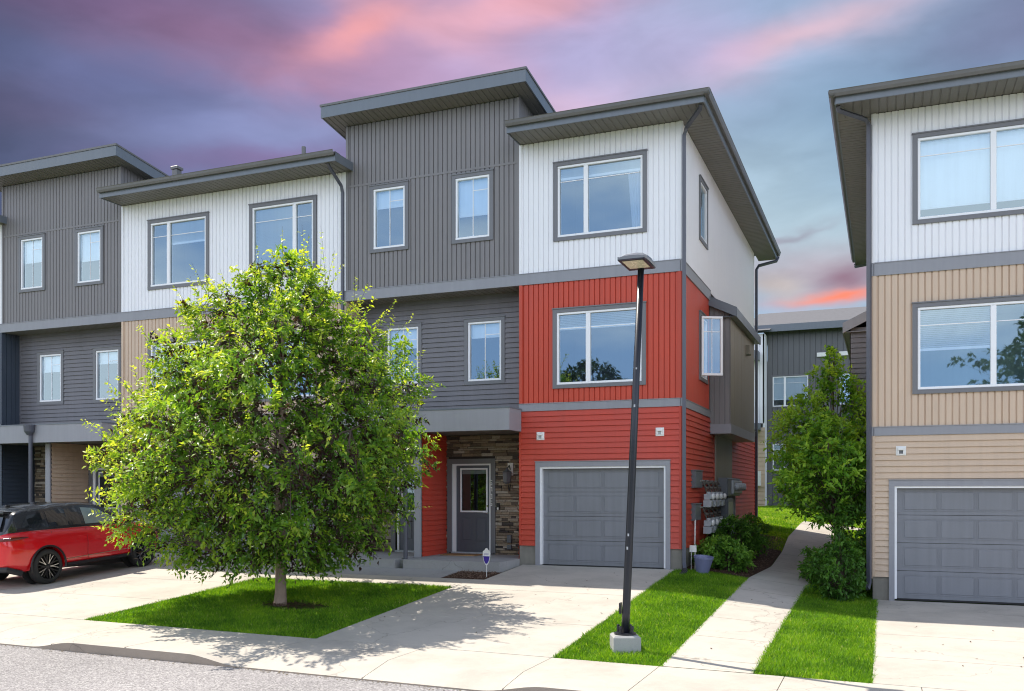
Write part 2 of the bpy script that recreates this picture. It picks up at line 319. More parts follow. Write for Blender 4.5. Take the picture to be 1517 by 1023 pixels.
# ------------------------------------------------------------------ mesh helpers
class Fr:
    """local frame: u, v in the plane, n outwards"""
    def __init__(s, o, u, v, n): s.o, s.u, s.v, s.n = Vector(o), Vector(u), Vector(v), Vector(n)
    def p(s, a, b, c): return s.o + s.u*a + s.v*b + s.n*c
def FRONT(y=0., x=0., z=0.): return Fr((x, y, z), (1,0,0), (0,0,1), (0,-1,0))
def EAST(x): return Fr((x, 0, 0), (0,1,0), (0,0,1), (1,0,0))
def WEST(x): return Fr((x, 0, 0), (0,-1,0), (0,0,1), (-1,0,0))
SPLIT = {'corner_board', 'foundation', 'rear_wall', 'porch_slab', 'conduit', 'union_nut', 'stake', 'lower_cover', 'tower_side_wall'}
class MB:
    def __init__(s): s.v, s.f, s.t = [], [], []
    def quad(s, a, b, c_, d): 
        i = len(s.v); s.v += [tuple(a), tuple(b), tuple(c_), tuple(d)]; s.f.append((i, i+1, i+2, i+3))
    def poly(s, pts):
        i = len(s.v); s.v += [tuple(p) for p in pts]; s.f.append(tuple(range(i, i+len(pts))))
    def box(s, F, u0, u1, v0, v1, n0, n1, bev=0.0):
        i = len(s.v)
        if bev:
            b = bev
            s.v += [tuple(F.p(*q)) for q in ((u0,v0,n0),(u1,v0,n0),(u1,v1,n0),(u0,v1,n0),(u0,v0,n1-b),(u1,v0,n1-b),(u1,v1,n1-b),(u0,v1,n1-b),
                    (u0+b,v0+b,n1),(u1-b,v0+b,n1),(u1-b,v1-b,n1),(u0+b,v1-b,n1))]
            s.f += [(i+3,i+2,i+1,i)] + [(i+a, i+(a+1)%4, i+4+(a+1)%4, i+4+a) for a in range(4)] + [(i+4+a, i+4+(a+1)%4, i+8+(a+1)%4, i+8+a) for a in range(4)] + [(i+8,i+9,i+10,i+11)]
        else:
            s.v += [tuple(F.p(*q)) for q in ((u0,v0,n0),(u1,v0,n0),(u1,v1,n0),(u0,v1,n0),(u0,v0,n1),(u1,v0,n1),(u1,v1,n1),(u0,v1,n1))]
            s.f += [(i+3,i+2,i+1,i),(i+4,i+5,i+6,i+7),(i,i+1,i+5,i+4),(i+1,i+2,i+6,i+5),(i+2,i+3,i+7,i+6),(i+3,i,i+4,i+7)]
        return s
    def b(s, x0, x1, y0, y1, z0, z1, bev=0.0):
        return s.box(Fr((0,0,0),(1,0,0),(0,1,0),(0,0,1)), x0, x1, y0, y1, z0, z1, bev)
    def tube(s, pts, r, n=8, cap=True):
        pts = [Vector(p) for p in pts]; rs = r if isinstance(r, (list, tuple)) else [r]*len(pts)
        i0 = len(s.v); ref = None
        for k, p in enumerate(pts):
            d = (pts[min(k+1, len(pts)-1)] - pts[max(k-1, 0)]).normalized()
            if ref is None: ref = d.orthogonal().normalized()
            ref = (ref - d*ref.dot(d)).normalized(); w = d.cross(ref)
            for j in range(n):
                a = 2*math.pi*j/n
                s.v.append(tuple(p + (ref*math.cos(a) + w*math.sin(a))*rs[k]))
        for k in range(len(pts)-1):
            for j in range(n):
                a, b_ = i0+k*n+j, i0+k*n+(j+1)%n
                s.f.append((a, b_, b_+n, a+n))
        if cap: s.f.append(tuple(i0+j for j in range(n))[::-1]); s.f.append(tuple(i0+(len(pts)-1)*n+j for j in range(n)))
        return s
    def lathe(s, c_, prof, n=20, axis=Vector((0,0,1)), cap=True):
        axis = Vector(axis).normalized(); u = axis.orthogonal().normalized(); w = axis.cross(u); c_ = Vector(c_); i0 = len(s.v)
        for (r, h) in prof:
            for j in range(n):
                a = 2*math.pi*j/n; s.v.append(tuple(c_ + axis*h + (u*math.cos(a)+w*math.sin(a))*r))
        for k in range(len(prof)-1):
            for j in range(n):
                a, b_ = i0+k*n+j, i0+k*n+(j+1)%n; s.f.append((a, b_, b_+n, a+n))
        if cap: s.f.append(tuple(i0+j for j in range(n))[::-1]); s.f.append(tuple(i0+(len(prof)-1)*n+j for j in range(n)))
        return s
    def build(s, name, mat, parent=None, smooth=False, label=None, tints=None, kind=None):
        if name in SPLIT:
            par = list(range(len(s.v)))
            def fd(a):
                while par[a] != a: par[a] = par[par[a]]; a = par[a]
                return a
            for f in s.f:
                for q in f[1:]: par[fd(q)] = fd(f[0])
            gr = {}
            for f in s.f: gr.setdefault(fd(f[0]), []).append(f)
            if len(gr) > 1:
                for fs in gr.values():
                    m2 = MB(); mp_ = {}
                    for f in fs:
                        for q in f:
                            if q not in mp_: mp_[q] = len(m2.v); m2.v.append(s.v[q])
                        m2.f.append(tuple(mp_[q] for q in f))
                    o = m2.build(name, mat, parent, smooth, label)
                return o
        me = bpy.data.meshes.new(name)
        off = parent_world(parent) if parent else Vector((0,0,0))
        me.from_pydata([(x-off.x, y-off.y, z-off.z) for x, y, z in s.v], [], s.f)
        me.materials.append(mat)
        if smooth: me.polygons.foreach_set('use_smooth', [True]*len(me.polygons))
        if tints is not None:
            at = me.attributes.new('tint', 'FLOAT', 'POINT'); at.data.foreach_set('value', tints)
        me.update()
        o = bpy.data.objects.new(name, me); COL.objects.link(o)
        if parent: o.parent = parent
        if label: o['label'] = label
        if kind: o['kind'] = kind
        return o
def parent_world(o):
    v = Vector((0,0,0))
    while o: v += o.location; o = o.parent
    return v
def thing(name, label, cat, loc, group=None):
    o = bpy.data.objects.new(name, None); o.empty_display_size = .3; COL.objects.link(o); o.location = loc
    o['label'] = label; o['category'] = cat
    if group: o['group'] = group
    return o
def tag(o, label, cat, group=None):
    o['label'] = label; o['category'] = cat
    if group: o['group'] = group
    return o
def struct(o): o['kind'] = 'structure'; return o
def cut(a, b, iv):
    """interval [a,b] minus intervals"""
    out = [(a, b)]
    for (c_, d) in iv:
        nw = []
        for (x, y) in out:
            if d <= x or c_ >= y: nw.append((x, y)); continue
            if c_ > x: nw.append((x, c_))
            if d < y: nw.append((d, y))
        out = nw
    return out
def vsiding(F, u0, u1, v0, v1, holes=(), pitch=.118, dep=.024, vtop=None):
    """vertical board siding with real grooves; vtop(u) gives a sloped top edge"""
    mb = MB(); us = []; n = max(1, round((u1-u0)/pitch)); p = (u1-u0)/n; g = .020
    prof = [(u0, 0.)]
    for k in range(n):
        a = u0 + k*p
        prof += [(a+p-g-.008, 0.), (a+p-g, -dep), (a+p-.006, -dep), (a+p, 0.)]
    for (ua, na), (ub, nb) in zip(prof, prof[1:]):
        ks = sorted({ua, ub} | {h[k] for h in holes for k in (0, 1) if ua < h[k] < ub})
        for a, b in zip(ks, ks[1:]):
            m = (a+b)/2; fa = (a-ua)/(ub-ua); fb = (b-ua)/(ub-ua); A = na+(nb-na)*fa; B = na+(nb-na)*fb
            for (x, y) in cut(v0, v1 if vtop is None else 99, [(h[2], h[3]) for h in holes if h[0] < m < h[1]]):
                ya = y if y < 99 else vtop(a); yb = y if y < 99 else vtop(b)
                mb.quad(F.p(a, x, A), F.p(b, x, B), F.p(b, yb, B), F.p(a, ya, A))
    return mb
def lap(F, u0, u1, v0, v1, holes=(), pitch=.118, dep=.026):
    """horizontal lap siding: every course leans out to its lower edge"""
    mb = MB(); n = max(1, round((v1-v0)/pitch)); p = (v1-v0)/n; rl = random.Random(int(u0*10)); d0 = dep
    for k in range(n):
        a, b = v0+k*p, v0+(k+1)*p; js = [u0] + sorted(rl.uniform(u0, u1) for _ in range(int((u1-u0)/3.2+rl.random()))) + [u1]; js = [(x, y, d0+rl.uniform(-.0035, .0035)) for x, y in zip(js, js[1:])]
        ks = sorted({a, b} | {h[q] for h in holes for q in (2, 3) if a < h[q] < b})
        for x, y in zip(ks, ks[1:]):
            m = (x+y)/2
            for (c_, d, dep) in [(max(c_, q[0]), min(d, q[1]), q[2]) for (c_, d) in cut(u0, u1, [(h[0], h[1]) for h in holes if h[2] < m < h[3]]) for q in js if q[0] < d and q[1] > c_]:
                A = dep*(b-x)/p; B = dep*(b-y)/p
                mb.quad(F.p(c_, x, A), F.p(d, x, A), F.p(d, y, B), F.p(c_, y, B))
        for (c_, d) in cut(u0, u1, [(h[0], h[1]) for h in holes if h[2] < a < h[3]]):
            dep = d0
            mb.quad(F.p(c_, a, 0), F.p(d, a, 0), F.p(d, a, dep), F.p(c_, a, dep))
    return mb
def lapw(name, F, u0, u1, v0, v1, holes, mat, parent, label=None, corner=(.05, .05), cmat=None):
    o = lap(F, u0, u1, v0, v1, holes).build(name, mat, parent, label=label)
    mb = MB()
    if corner[0]: mb.box(F, u0, u0+corner[0], v0, v1, 0, .024)
    if corner[1]: mb.box(F, u1-corner[1], u1, v0, v1, 0, .024)
    if mb.v: mb.build('corner_board', cmat or mat, parent)
    return o
def window(parent, F, t, mull, opts=None, wall=.0):
    """t = outer casing rectangle (u0,u1,v0,v1); mull = list of u positions of mullions; sub-parts hang on the casing"""
    o = dict(bars='h', blind=0, curtain=0, casing=.09, open=None, inner=INTW, shade=None, shn=-.13); o.update(opts or {})
    u0, u1, v0, v1 = t; c_ = o['casing']; mb = MB()
    mb.box(F, u0, u1, v1-c_, v1, -.02, .034); mb.box(F, u0-.012, u1+.012, v1-.012, v1+.012, -.02, .05)
    mb.box(F, u0, u1, v0, v0+c_*.9, -.02, .034)
    mb.box(F, u0, u0+c_, v0+c_*.9, v1-c_, -.02, .032); mb.box(F, u1-c_, u1, v0+c_*.9, v1-c_, -.02, .032)
    w = mb.build('window', TRIM, parent)
    a, b, p, q = u0+c_, u1-c_, v0+c_*.9, v1-c_
    f = MB(); fw = .05
    f.box(F, a, b, q-fw, q, -.11, .018, .006); f.box(F, a, b, p, p+fw, -.11, .022, .006)
    f.box(F, a, a+fw, p+fw, q-fw, -.11, .016, .006); f.box(F, b-fw, b, p+fw, q-fw, -.11, .016, .006)
    for m in mull: f.box(F, m-.05, m+.05, p+fw, q-fw, -.11, .014, .006)
    f.build('frame', WFR, w)
    edges = [a+fw] + [x for m in mull for x in (m-.05, m+.05)] + [b-fw]
    bar = MB()
    for i in range(0, len(edges), 2):
        x0, x1 = edges[i], edges[i+1]
        if o['open'] == i//2: continue
        g = MB(); g.quad(F.p(x0-.01, p+.04, -.035), F.p(x1+.01, p+.04, -.035), F.p(x1+.01, q-.04, -.035), F.p(x0-.01, q-.04, -.035))
        g.build('pane', GLASS, w)
        y = p+fw + (q-p-2*fw)*.80
        if o['bars'] == 'h': bar.box(F, x0, x1, y-.008, y+.008, -.034, -.026)
        elif o['bars'] == 't':
            xm = x0 + (x1-x0)*.50
            bar.box(F, xm-.009, xm+.009, p+fw, q-fw, -.034, -.026); bar.box(F, xm+.010, x1, y-.008, y+.008, -.033, -.027)
    if bar.v: bar.build('muntin', WFR, w)
    rm = MB(); d = -1.3
    P = lambda u, v, n: F.p(u, v, n)
    rm.quad(P(a, p, d), P(b, p, d), P(b, q, d), P(a, q, d)); rm.quad(P(a, p, -.1), P(a, p, d), P(a, q, d), P(a, q, -.1))
    rm.quad(P(b, p, d), P(b, p, -.1), P(b, q, -.1), P(b, q, d)); rm.quad(P(a, q, d), P(b, q, d), P(b, q, -.1), P(a, q, -.1)); rm.quad(P(a, p, -.1), P(b, p, -.1), P(b, p, d), P(a, p, d))
    rm.build('room_behind', o['inner'], w)
    sel = o.get('bl_panes')
    for i in range(0, len(edges), 2):
        x0, x1 = edges[i], edges[i+1]
        if o['blind'] and (sel is None or i//2 in sel):
            s = MB(); y = q-fw; yb = y - (q-p)*o['blind']
            while y > yb:
                s.quad(P(x0, y, -.09), P(x1, y, -.09), P(x1, y-.022, -.13), P(x0, y-.022, -.13)); y -= .036
            s.box(F, x0, x1, yb-.05, yb, -.13, -.09)
            s.build('blind', BLIND, w)
        if o['shade'] and (sel is None or i//2 in sel):
            s = MB(); s.box(F, x0, x1, q-fw-(q-p)*o['shade'], q-fw, o['shn'], o['shn']+.005); s.box(F, x0, x1, q-fw-(q-p)*o['shade']-.04, q-fw-(q-p)*o['shade'], o['shn']-.01, o['shn']+.015)
            s.build('roller_shade', BLIND, w)
    if o['curtain']:
        s = MB(); x0 = b-fw-o['curtain']; k = 14
        pr = [(x0 + (o['curtain'])*j/k, -.17+.025*math.sin(j*2.1)) for j in range(k+1)]
        for (ua, na), (ub, nb) in zip(pr, pr[1:]):
            sh = lambda u: u + (b-fw-u)*.35
            s.quad(P(sh(ua), p+fw, na), P(sh(ub), p+fw, nb), P(ub, q-fw, nb), P(ua, q-fw, na))
        s.build('curtain', CURT, w, smooth=True)
    return w
def hole(t, c_=.06): return (t[0]+c_, t[1]-c_, t[2]+c_, t[3]-c_)
# ------------------------------------------------------------------ terrain
def lerp(a, b, t): return a + (b-a)*max(0., min(1., t))
def wz(x): return -.475 - .0074*(max(-40, min(30, x)) + 14.2)          # pavement level, falls gently to the right
def fz(x): return lerp(0., -.46, (x+3.9)/3.7)                           # ground level along the fronts
def gz(x, y):
    if y < 11.39: return wz(x)
    if y < 19.1: return lerp(wz(x), fz(x), (y-11.39)/7.71)
    z = fz(x) + .052*(min(y, 33)-19.1)
    return z + .015*max(0, min(y, 60)-33)
def rz(x): return wz(x) - .135
LAMPTOP = (-3.01, 12.0, 4.64)
def grange(a, b, st): 
    n = max(1, math.ceil((b-a)/st - 1e-6)); return [a+(b-a)*i/n for i in range(n+1)]
def sheet(name, x0, x1, y0, y1, dz, mat, zf=gz, st=.5, thick=.0):
    mb = MB(); xs, ys = grange(x0, x1, st), grange(y0, y1, st)
    for y in ys:
        for x in xs: mb.v.append((x, y, zf(x, y)+dz))
    n = len(xs)
    for j in range(len(ys)-1):
        for i in range(n-1): mb.f.append((j*n+i, j*n+i+1, (j+1)*n+i+1, (j+1)*n+i))
    return mb
def slabs(xs, ys, dz, zf=gz, gap=.007, thick=.09):
    """concrete poured in bays with open joints"""
    mb = MB()
    for a, b in zip(xs, xs[1:]):
        for c_, d in zip(ys, ys[1:]):
            X = grange(a+gap, b-gap, .6); Y = grange(c_+gap, d-gap, .6); i0 = len(mb.v); n = len(X)
            for y in Y:
                for x in X: mb.v.append((x, y, zf(x, y)+dz))
            for j in range(len(Y)-1):
                for i in range(n-1): mb.f.append((i0+j*n+i, i0+j*n+i+1, i0+(j+1)*n+i+1, i0+(j+1)*n+i))
            for (p, q) in (((X[0], Y[0]), (X[-1], Y[0])), ((X[-1], Y[0]), (X[-1], Y[-1])), ((X[-1], Y[-1]), (X[0], Y[-1])), ((X[0], Y[-1]), (X[0], Y[0]))):
                za, zb = zf(*p)+dz, zf(*q)+dz
                mb.quad((*p, za-thick), (*q, zb-thick), (*q, zb), (*p, za))
    return mb
# one ground sheet to the horizon
gx = [-900, -300, -120] + grange(-60, -30, 5) + grange(-29, 8, .5) + grange(10, 40, 5) + [120, 300, 900]
gy = [-900, -200, -60, -30, -12, -4] + grange(-3, 9, 2) + [9.6, 9.9] + grange(10.4, 36, .5) + grange(38, 60, 4) + [120, 300, 1500]
mb = MB(); n = len(gx)
for y in gy:
    for x in gx:
        z = gz(x, y) - .03
        if y < 10.37: z = rz(x) - .10
        if y < -4: z = rz(x) - .03
        mb.v.append((x, y, z))
for j in range(len(gy)-1):
    for i in range(n-1): mb.f.append((j*n+i, j*n+i+1, (j+1)*n+i+1, (j+1)*n+i))
struct(mb.build('ground', TURF))
struct(sheet('road', -60, 40, -1.6, 9.70, 0, ASPH, zf=lambda x, y: rz(x) + .03*math.sin(max(0, min(1, (9.7-y)/8))*math.pi/2), st=1.0).build('road', ASPH))
# pavement with dropped kerbs
def kerbk(x):
    k = 0.
    for a, b in ((-24.6, -20.4), (-11.5, -7.8), (-4.35, -.05), (8.0, 13.0)):
        k = max(k, min(1., max(0., (x-a)/.8)), 0) * (1 if a < x < b else 0) if False else max(k, max(0., min(1., (x-a)/.8, (b-x)/.85)))
    return k*k*(3-2*k)
def pz(x, y):
    t = max(0., min(1., (10.35-y)/.62)); return wz(x) - .105*(1-kerbk(x))*t
PXS = [-40, -38, -36, -34, -32, -30, -28, -26.3, -24.4, -22.5, -20.6, -18.7, -16.8, -14.8, -12.62, -11.1, -9.72, -7.78, -5.93, -4.06, -2.62, -1.1, .4, 2.3, 4.2, 6.1, 8, 10, 12, 14, 17, 20, 24, 30]
mb = MB()
for a, b in zip(PXS, PXS[1:]):
    X = grange(a+.005, b-.005, .13); Y = [9.70, 9.73, 9.78, 9.9, 10.05, 10.2, 10.35, 10.8, 11.385]; i0 = len(mb.v); n = len(X)
    for q, y in enumerate(Y):
        for x in X: mb.v.append((x, y, pz(x, y) - (.012, .004, 0, 0, 0, 0, 0, 0, 0)[q]))
    for j in range(len(Y)-1):
        for i in range(n-1): mb.f.append((i0+j*n+i, i0+j*n+i+1, i0+(j+1)*n+i+1, i0+(j+1)*n+i))
    for e in (0, -1):
        for y0, y1 in zip(Y, Y[1:]):
            mb.quad((X[e], y0, pz(X[e], y0)-.08), (X[e], y1, pz(X[e], y1)-.08), (X[e], y1, pz(X[e], y1)), (X[e], y0, pz(X[e], y0)))
struct(mb.build('pavement', CONC))
mb = MB()
X = grange(-40, 30, .13)
for a, b in zip(X, X[1:]):
    mb.quad((a, 9.698, rz(a)-.05), (b, 9.698, rz(b)-.05), (b, 9.70, pz(b, 9.7)-.012), (a, 9.70, pz(a, 9.7)-.012))
struct(mb.build('kerb', CONCK))
# dark joint filler below every slab
mb = sheet('x', -40, 30, 9.75, 11.39, -.03, CONCK, zf=pz, st=.31)
struct(mb.build('joint_filler', MULCH))
struct(slabs([-19.3, -15.75, -12.3], [11.395, 13.3, 15.3, 17.3, 19.1], 0).build('driveway', CONC))
struct(slabs([-7.75, -4.04], [11.395, 13.4, 15.95, 16.95], 0).build('driveway', CONC))
struct(slabs([-7.5, -4.04], [16.95, 19.1], 0).build('driveway', CONC))
struct(slabs([-.13, 3.6, 7.2], [11.395, 13.1, 15.0, 17.1, 19.1], 0).build('driveway', CONC))
struct(slabs([-12.3, -10.6, -9.15, -7.75], [16.0, 16.95], 0).build('front_walk', CONC))
struct(slabs([-11.4, -10.05, -8.5], [16.95, 17.97], 0).build('front_walk', CONCP))
struct(sheet('m', -8.5, -7.5, 16.95, 17.98, -.012, MULCH, st=.25).build('mulch_bed', MULCH))
# side path through the gap (bends to the right)
PL = [(-2.60, 11.395), (-2.60, 19.3), (-2.36, 21.5), (-2.42, 24.5), (-2.6, 28), (-2.62, 32.6)]
PR = [(-1.47, 11.395), (-1.46, 19.3), (-1.22, 21.5), (-1.25, 24.5), (-1.4, 28), (-1.42, 32.6)]
def pline(P, y):
    for (xa, ya), (xb, yb) in zip(P, P[1:]):
        if y <= yb: return xa + (xb-xa)*(y-ya)/(yb-ya)
    return P[-1][0]
mb = MB(); ys = [11.395, 11.95, 13.4, 14.9, 16.4, 17.9, 19.4, 20.9, 22.4, 23.9, 25.4, 27, 28.8, 30.6, 32.6]
for a, b in zip(ys, ys[1:]):
    Y = grange(a+.006, b-.006, .5); i0 = len(mb.v)
    for y in Y:
        for k in range(4):
            x = pline(PL, y) + (pline(PR, y)-pline(PL, y))*k/3; mb.v.append((x, y, gz(x, y)+.002))
    for j in range(len(Y)-1):
        for i in range(3): mb.f.append((i0+j*4+i, i0+j*4+i+1, i0+j*4+i+5, i0+j*4+i+4))
    for k in (0, 3):
        for j in range(len(Y)-1):
            A, B = mb.v[i0+j*4+k], mb.v[i0+(j+1)*4+k]
            mb.quad((A[0], A[1], A[2]-.08), (B[0], B[1], B[2]-.08), B, A)
struct(mb.build('side_path', CONC))
struct(slabs([-2.62, -1.3, .2, 1.7, 3.2], [32.62, 34.0], .002).build('side_path', CONC))
mb = sheet('m', -3.9, -3.9, 19.2, 19.2, 0, MULCH) if False else MB()
xs_ = 5
Y = grange(19.35, 27.5, .5)
for y in Y:
    for k in range(xs_): 
        x = -3.9 + (pline(PL, y)-.02+3.9)*k/(xs_-1); mb.v.append((x, y, gz(x, y)-.008+(.03 if 0 < k < 4 else 0)))
for j in range(len(Y)-1):
    for i in range(xs_-1): mb.f.append((j*xs_+i, j*xs_+i+1, (j+1)*xs_+i+1, (j+1)*xs_+i))
struct(mb.build('mulch_bed', MULCH))

# ------------------------------------------------------------------ town house row
F0 = FRONT(19.1); FR_ = FRONT(19.7); FD = FRONT(20.2)
SOFFR = lambda y: Fr((0, y, 0), (1,0,0), (0,-1,0), (0,0,-1))       # ceiling frame: u=+X, v=-Y, n=down
def soffit_panel(mb_list): pass
def eave_box(parent, x0, x1, y0, y1, z, wallx=None, left=True, right=True, front=True):
    """flat boxed eave round a hipped low roof: ribbed soffit, fascia, gutter"""
def rib_front(x0, x1, ya, yb, z):            # ribs run front to back
    return vsiding(Fr((0, yb, z), (1,0,0), (0,-1,0), (0,0,-1)), x0, x1, 0, yb-ya, pitch=.15, dep=.012)
def rib_side(x0, x1, ya, yb, z):             # ribs run left to right
    return vsiding(Fr((x1, 0, z), (0,1,0), (-1,0,0), (0,0,-1)), ya, yb, 0, x1-x0, pitch=.15, dep=.012)
def pitched(mb, x0, x1, y0, y1, z, rise):
    d = min((y1-y0)/2, 5.5)
    a, b, c_, e = (x0, y0, z), (x1, y0, z), (x1, y1, z), (x0, y1, z); h = z+rise
    p, q, r, s = (x0+.01, y0+d, h), (x1-d*.8, y0+d, h), (x1-d*.8, y1-d, h), (x0+.01, y1-d, h)
    mb.poly((a, b, q, p)); mb.poly((b, c_, r, q)); mb.poly((c_, e, s, r)); mb.poly((p, q, r, s)); mb.poly((a, p, s, e))
def garage(parent, F, u0, u1, v0, v1, seed=0):
    """u0..u1 x v0..v1 is the door leaf; four rows of four raised panels"""
    mb = MB(); n0 = -.10; rows = 4; H = (v1-v0)/rows
    for r in range(rows):
        a, b = v0+r*H+.004, v0+(r+1)*H-.004
        mb.box(F, u0, u1, a, b, n0-.04, n0)
        wd = (u1-u0-.30)/4
        for k in range(4):
            x = u0+.12+k*(wd+.02)
            if True:
                mb.box(F, x+.03, x+wd-.03, a+.10, b-.10, n0, n0+.008, .006)
                # pressed border round each panel
                mb.box(F, x, x+wd, a+.07, a+.08, n0, n0+.007); mb.box(F, x, x+wd, b-.08, b-.07, n0, n0+.007)
                mb.box(F, x, x+.010, a+.08, b-.08, n0, n0+.006); mb.box(F, x+wd-.010, x+wd, a+.08, b-.08, n0, n0+.006)
    g = mb.build('garage_door', GARD, parent)
    MB().box(F, u0, u1, v0-.03, v0+.003, n0-.035, n0-.004).build('bottom_seal', RUB, g)
    t = MB(); w = .13
    t.box(F, u0-w, u1+w, v1+.02, v1+.02+w*.85, -.1, .04); t.box(F, u0-w-.01, u1+w+.01, v1+.02+w*.85, v1+.035+w*.85, -.02, .055)
    t.box(F, u0-w, u0-.03, v0-.05, v1+.02, -.1, .038); t.box(F, u1+.03, u1+w, v0-.05, v1+.02, -.1, .038)
    t.build('door_casing', BAND, g)
    s = MB(); s.box(F, u0-.03, u1+.03, v1-.02, v1+.02, -.1, .012); s.box(F, u0-.03, u0+.012, v0, v1-.02, -.1, .010); s.box(F, u1-.012, u1+.03, v0, v1-.02, -.1, .010)
    s.build('weather_strip', WFR, g)
    return g
def front_door(parent, F, u0, u1, v0, v1, hinge_left=True):
    """slab rectangle; casing, white jamb, half-light, two lower panels, lever"""
    mb = MB(); gx0, gx1, gv0, gv1 = u0+.14, u1-.09 if hinge_left else u1-.14, v0+(v1-v0)*.475, v1-.10
    if not hinge_left: gx0 = u0+.09
    n = -.03
    mb.box(F, u0, gx0, v0, v1, n-.04, n); mb.box(F, gx1, u1, v0, v1, n-.04, n); mb.box(F, gx0, gx1, gv1, v1, n-.04, n); mb.box(F, gx0, gx1, v0, gv0, n-.04, n)
    wd = (gx1-gx0-.1)/2
    for x in (gx0, gx0+wd+.1):
        a, b = v0+.26, gv0-.15
        mb.box(F, x+.03, x+wd-.03, a+.03, b-.03, n, n+.010, .006)
        mb.box(F, x, x+wd, a, a+.012, n, n+.008); mb.box(F, x, x+wd, b-.012, b, n, n+.008)
        mb.box(F, x, x+.012, a+.012, b-.012, n, n+.007); mb.box(F, x+wd-.012, x+wd, a+.012, b-.012, n, n+.007)
    d = mb.build('front_door', DOORM, parent)
    j = MB(); j.box(F, u0-.05, u0, v0, v1+.0, -.07, .005); j.box(F, u1, u1+.05, v0, v1, -.07, .005); j.box(F, u0-.05, u1+.05, v1, v1+.04, -.07, .006)
    if hinge_left: j.box(F, u0-.10, u0-.05, v0, v1+.04, -.07, -.002)
    j.build('door_jamb', WFR, d)
    c_ = MB(); c_.box(F, u0-.22, u0-.10, v0-.02, v1+.04, -.03, .04); c_.box(F, u1+.05, u1+.17, v0-.02, v1+.04, -.03, .04); c_.box(F, u0-.22, u1+.17, v1+.04, v1+.16, -.03, .042)
    c_.build('door_casing', TRIM, d)
    f = MB(); k = .035
    f.box(F, gx0-k, gx1+k, gv1-.005, gv1+k, n, n+.018, .005); f.box(F, gx0-k, gx1+k, gv0-k, gv0+.005, n, n+.018, .005)
    f.box(F, gx0-k, gx0+.005, gv0+.005, gv1-.005, n, n+.017, .005); f.box(F, gx1-.005, gx1+k, gv0+.005, gv1-.005, n, n+.017, .005)
    f.build('glass_frame', WFR, d)
    g = MB(); g.quad(F.p(gx0, gv0, n-.01), F.p(gx1, gv0, n-.01), F.p(gx1, gv1, n-.01), F.p(gx0, gv1, n-.01)); g.build('door_glass', GLASSD, d)
    r = MB(); r.box(F, gx0-.02, gx1+.02, gv0-.02, gv1+.02, -.9, -.6); r.build('hall_behind', paint('hall wall', (.075, .03, .03), .9), d)
    s = MB(); s.box(F, gx0, gx1, gv1-.11, gv1, n-.05, n-.03); s.build('raised_blind', BLIND, d)
    h = MB(); hx = u1-.06 if hinge_left else u0+.06; hz = v0+(v1-v0)*.455
    h.lathe(F.p(hx, hz, n), [(.03, 0), (.03, .012), (.012, .016), (.012, .05)], 12, axis=-Vector((0,1,0))); h.tube([F.p(hx, hz, n+.05), F.p(hx-.10*(1 if hinge_left else -1), hz, n+.052)], .009)
    h.lathe(F.p(hx, hz+.16, n), [(.028, 0), (.026, .02), (.0, .022)], 12, axis=-Vector((0,1,0)))
    h.build('handle', BRASS, d)
    t = MB(); t.box(F, u0-.10, u1+.06, v0-.045, v0-.002, -.06, .05); t.build('threshold', METER, d)
    return d
def stone_wall(name, F, u0, u1, v0, v1, holes, parent, seed):
    rnd = random.Random(seed); mb = MB(); T = []
    v = v0
    while v < v1-.01:
        h = min(rnd.choice((.035, .045, .05, .065, .08)), v1-v); u = u0 - rnd.random()*.2
        while u < u1:
            w = rnd.uniform(.12, .42)
            a0, b0 = max(u, u0), min(u+w, u1)
            if b0-a0 > .01:
                for a, b in cut(a0, b0, [(q[0], q[1]) for q in holes if q[2] < v+h and q[3] > v]):
                    n0 = len(mb.v); mb.box(F, a+.002, b-.002, v+.003, v+h-.003, -.03, rnd.uniform(.0, .035), .004)
                    T += [rnd.random()]*(len(mb.v)-n0)
            u += w
        v += h
    for (a, b) in cut(u0, u1, [(q[0], q[1]) for q in holes]): 
        n0 = len(mb.v); mb.quad(F.p(a, v0, -.02), F.p(b, v0, -.02), F.p(b, v1, -.02), F.p(a, v1, -.02)); T += [0]*4
    for q in holes:
        mb.quad(F.p(q[0], q[3], -.02), F.p(q[1], q[3], -.02), F.p(q[1], v1, -.02), F.p(q[0], v1, -.02)); T += [0]*4
    return mb.build(name, STONE, parent, tints=T)
def downspout(parent, pts, w=.045, label=None):
    mb = MB(); mb.tube(pts, w, 4)
    return mb.build('downspout', DSP, parent, label=label)
def wall_vent(parent, F, u, v, s=.18, dark=False):
    mb = MB(); mb.box(F, u-s/2, u+s/2, v-s/2, v+s/2, 0, .03, .006)
    mb.box(F, u-s*.32, u+s*.32, v+s*.05, v+s*.34, .03, .075, .01); mb.box(F, u-s*.32, u-s*.2, v-s*.34, v+s*.05, .03, .06); mb.box(F, u+s*.2, u+s*.32, v-s*.34, v+s*.05, .03, .06)
    o = mb.build('wall_vent', WPL, parent)
    MB().box(F, u-s*.2, u+s*.2, v-s*.3, v+s*.05, .022, .035).build('flap', METERD if dark else METER, o)
    return o

